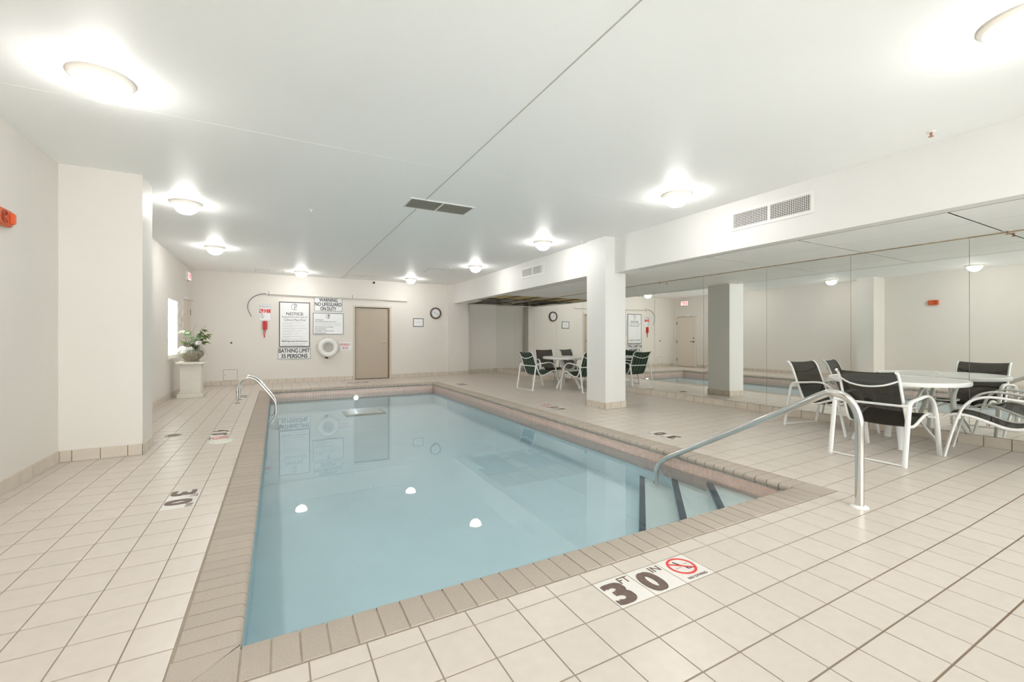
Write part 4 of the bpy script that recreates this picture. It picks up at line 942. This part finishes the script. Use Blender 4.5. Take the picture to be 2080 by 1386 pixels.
u = root('urn', (cx, cy, zb), 'mottled grey brown urn standing on the cream pedestal', 'urn')
MB().lathe([(0.0001, 0.0), (0.125, 0.0), (0.13, 0.015), (0.112, 0.035), (0.15, 0.075), (0.195, 0.125), (0.205, 0.17), (0.19, 0.205), (0.175, 0.215), (0.165, 0.20), (0.0001, 0.18)], (cx, cy, zb), 36).build('bowl', 'urn', u, smooth=True)
MB().lathe([(0.17, 0.205), (0.185, 0.212), (0.185, 0.224), (0.168, 0.222)], (cx, cy, zb), 36).build('lip', 'urn', u, smooth=True)
pl = root('flower_arrangement', (cx, cy, zb + 0.2), 'arrangement of ivy leaves, grasses, white flowers and curly twigs in the urn', 'plant')
zt = zb + 0.20
rnd = random.Random(11)
m1, m2 = MB(), MB()
def blade(m, base, tip, sag, wd):
    b = Vector(base); t = Vector(tip); mid = (b + t) / 2 + Vector((0, 0, sag)); d = (t - b); sd = d.cross(Vector((0, 0, 1)))
    sd = (sd.normalized() if sd.length > 1e-4 else Vector((1, 0, 0))) * wd; n = len(m.v); N = 6
    for k in range(N + 1):
        s = k / N; q = b * (1 - s) ** 2 + mid * 2 * s * (1 - s) + t * s * s; f = (1 - s * 0.92)
        m.v += [q - sd * f, q + sd * f]
    for k in range(N): m.f.append((n + 2 * k, n + 2 * k + 1, n + 2 * k + 3, n + 2 * k + 2))
for k in range(150):
    a = rnd.uniform(0, 2 * PI); rr = rnd.uniform(0.12, 0.31); dz = rnd.uniform(-0.16, 0.12)
    a = rnd.uniform(-0.9, 0.5) if k % 3 == 0 else a
    X = cx + rr * math.cos(a); X = max(X, XL + 0.03)
    blade(m1, (cx + 0.07 * math.cos(a), cy + 0.07 * math.sin(a), zt), (X, cy + rr * math.sin(a), zt + dz), 0.22, 0.004)
for k in range(170):
    a = rnd.uniform(PI, 2 * PI) + rnd.uniform(-0.5, 0.3); rr = rnd.uniform(0.14, 0.27); dz = rnd.uniform(-0.17, 0.02)
    X = max(cx + rr * math.cos(a), XL + 0.03)
    blade(m2, (cx + 0.1 * math.cos(a), cy + 0.1 * math.sin(a), zt), (X, cy + rr * math.sin(a), zt + dz), 0.14, 0.0028)
for k in range(24):
    a = rnd.uniform(0, 2 * PI); rr = rnd.uniform(0.02, 0.14)
    blade(m1, (cx, cy, zt), (cx + rr * math.cos(a), cy + rr * math.sin(a), zt + rnd.uniform(0.18, 0.3)), 0.03, 0.007)
tag(m1.build('grass_blades', 'grass_dark', pl), kind='stuff'); tag(m2.build('pale_fronds', 'grass_pale', pl), kind='stuff')
def leaf(base, d, size, mt, roll=0.0):
    # lobed ivy leaf, folded along its midrib
    out = [(0, 0), (0.28, -0.10), (0.46, 0.12), (0.30, 0.30), (0.42, 0.52), (0.20, 0.58), (0.0, 1.0)]
    pts = out + [(-x, y) for x, y in reversed(out[1:-1])]
    d = Vector(d).normalized(); sd = d.cross(Vector((0, 0, 1))); sd = sd.normalized() if sd.length > 1e-3 else Vector((1, 0, 0))
    sd = (Matrix.Rotation(roll, 3, d) @ sd); nn = sd.cross(d); m = MB(); b = Vector(base)
    for x, y in pts: m.v.append(b + sd * (x * size) + d * (y * size) + nn * (abs(x) * 0.25 * size - 0.22 * y * y * size))
    m.v.append(b + d * (0.45 * size) - nn * 0.05 * size); c = len(m.v) - 1; n = len(pts)
    for k in range(n): m.f.append((k, (k + 1) % n, c))
    o = m.build('leaf', mt, pl); mod = o.modifiers.new('thick', 'SOLIDIFY'); mod.thickness = 0.0015
stems = [((0.20, -0.06), 0.44, 'leaf', 7, 0.115), ((0.25, 0.03), 0.33, 'leaf', 7, 0.115), ((-0.12, -0.05), 0.40, 'leaf_pale', 5, 0.12), ((0.04, -0.08), 0.30, 'leaf_pale', 7, 0.11), ((-0.13, -0.08), 0.20, 'leaf', 5, 0.11), ((0.13, -0.10), 0.27, 'leaf_pale', 5, 0.11), ((0.16, 0.06), 0.38, 'leaf', 6, 0.10), ((0.0, -0.10), 0.40, 'leaf', 3, 0.08), ((0.24, -0.08), 0.20, 'leaf', 4, 0.10)]
sm = MB()
for (dx, dy), hgt, mt, n, size in stems:
    top = Vector((cx + dx, cy + dy, zt + hgt)); pth = spline([(cx, cy, zt - 0.02), (cx + dx * 0.45, cy + dy * 0.45, zt + hgt * 0.6), tuple(top)], 6)
    sm.tube(pth, 0.003, 6)
    for k in range(n):
        q = pth[len(pth) - 1 - (k * 6 // n)]; a = rnd.uniform(0, 2 * PI)
        leaf(q, (math.cos(a) + dx * 2, math.sin(a) - 0.5, rnd.uniform(-0.5, 0.5)), size * rnd.uniform(0.8, 1.2), mt, rnd.uniform(-0.7, 0.7))
tw = [[(0.0, 0.0, 0.0), (-0.10, 0.0, 0.22), (-0.06, -0.02, 0.36), (-0.16, 0.0, 0.50), (-0.15, 0.02, 0.66), (-0.10, 0.0, 0.78), (0.02, 0.0, 0.86)],
      [(-0.05, 0.0, 0.1), (-0.12, 0.03, 0.30), (-0.20, 0.04, 0.42), (-0.25, 0.05, 0.47)], [(-0.15, 0.02, 0.62), (-0.19, 0.0, 0.75), (-0.15, -0.02, 0.88)],
      [(-0.16, 0.0, 0.50), (-0.24, 0.02, 0.60), (-0.22, 0.0, 0.72), (-0.25, 0.0, 0.80)], [(0.02, 0.0, 0.05), (0.05, 0.0, 0.25), (0.02, 0.0, 0.40), (0.07, 0.0, 0.52)], [(0.15, -0.05, 0.35), (0.19, -0.05, 0.46), (0.25, -0.05, 0.54)]]
tm = MB()
for q in tw: tm.tube(spline([(cx + a, cy + b_, zt + c) for a, b_, c in q], 6), 0.0042, 6, taper=lambda t: 1 - 0.6 * t)
tm.build('twigs', 'twig', pl, smooth=True); sm.build('stems', 'grass_dark', pl, smooth=True)
def flower(X, Y, Z, rad, mt):
    m = MB()
    for k in range(26):
        t = (k + 0.5) / 26; ph = math.acos(1 - 1.6 * t); a = k * 2.39996
        c = Vector((X, Y, Z)) + Vector((math.sin(ph) * math.cos(a), math.sin(ph) * math.sin(a), math.cos(ph))) * rad
        n = (c - Vector((X, Y, Z))).normalized(); s1 = n.cross(Vector((0.3, 0.2, 1))).normalized(); s2 = n.cross(s1); b0 = len(m.v); s = rad * 0.42
        m.v += [c + s1 * s, c + s2 * s, c - s1 * s, c - s2 * s, c + n * s * 0.35, c - n * s * 0.4]
        for q in ((0, 1, 4), (1, 2, 4), (2, 3, 4), (3, 0, 4), (1, 0, 5), (2, 1, 5), (3, 2, 5), (0, 3, 5)): m.f.append(tuple(b0 + i for i in q))
    m.build('flower', mt, pl)
for dx, dy, dz, rad in ((-0.13, -0.10, 0.06, 0.055), (-0.06, -0.14, 0.045, 0.05), (-0.18, -0.06, 0.03, 0.045), (0.0, -0.12, 0.055, 0.045), (-0.10, -0.17, 0.0, 0.045)): flower(cx + dx, cy + dy, zt + dz, rad, 'petal_white')
flower(cx + 0.13, cy - 0.16, zt + 0.17, 0.045, 'petal_pink')
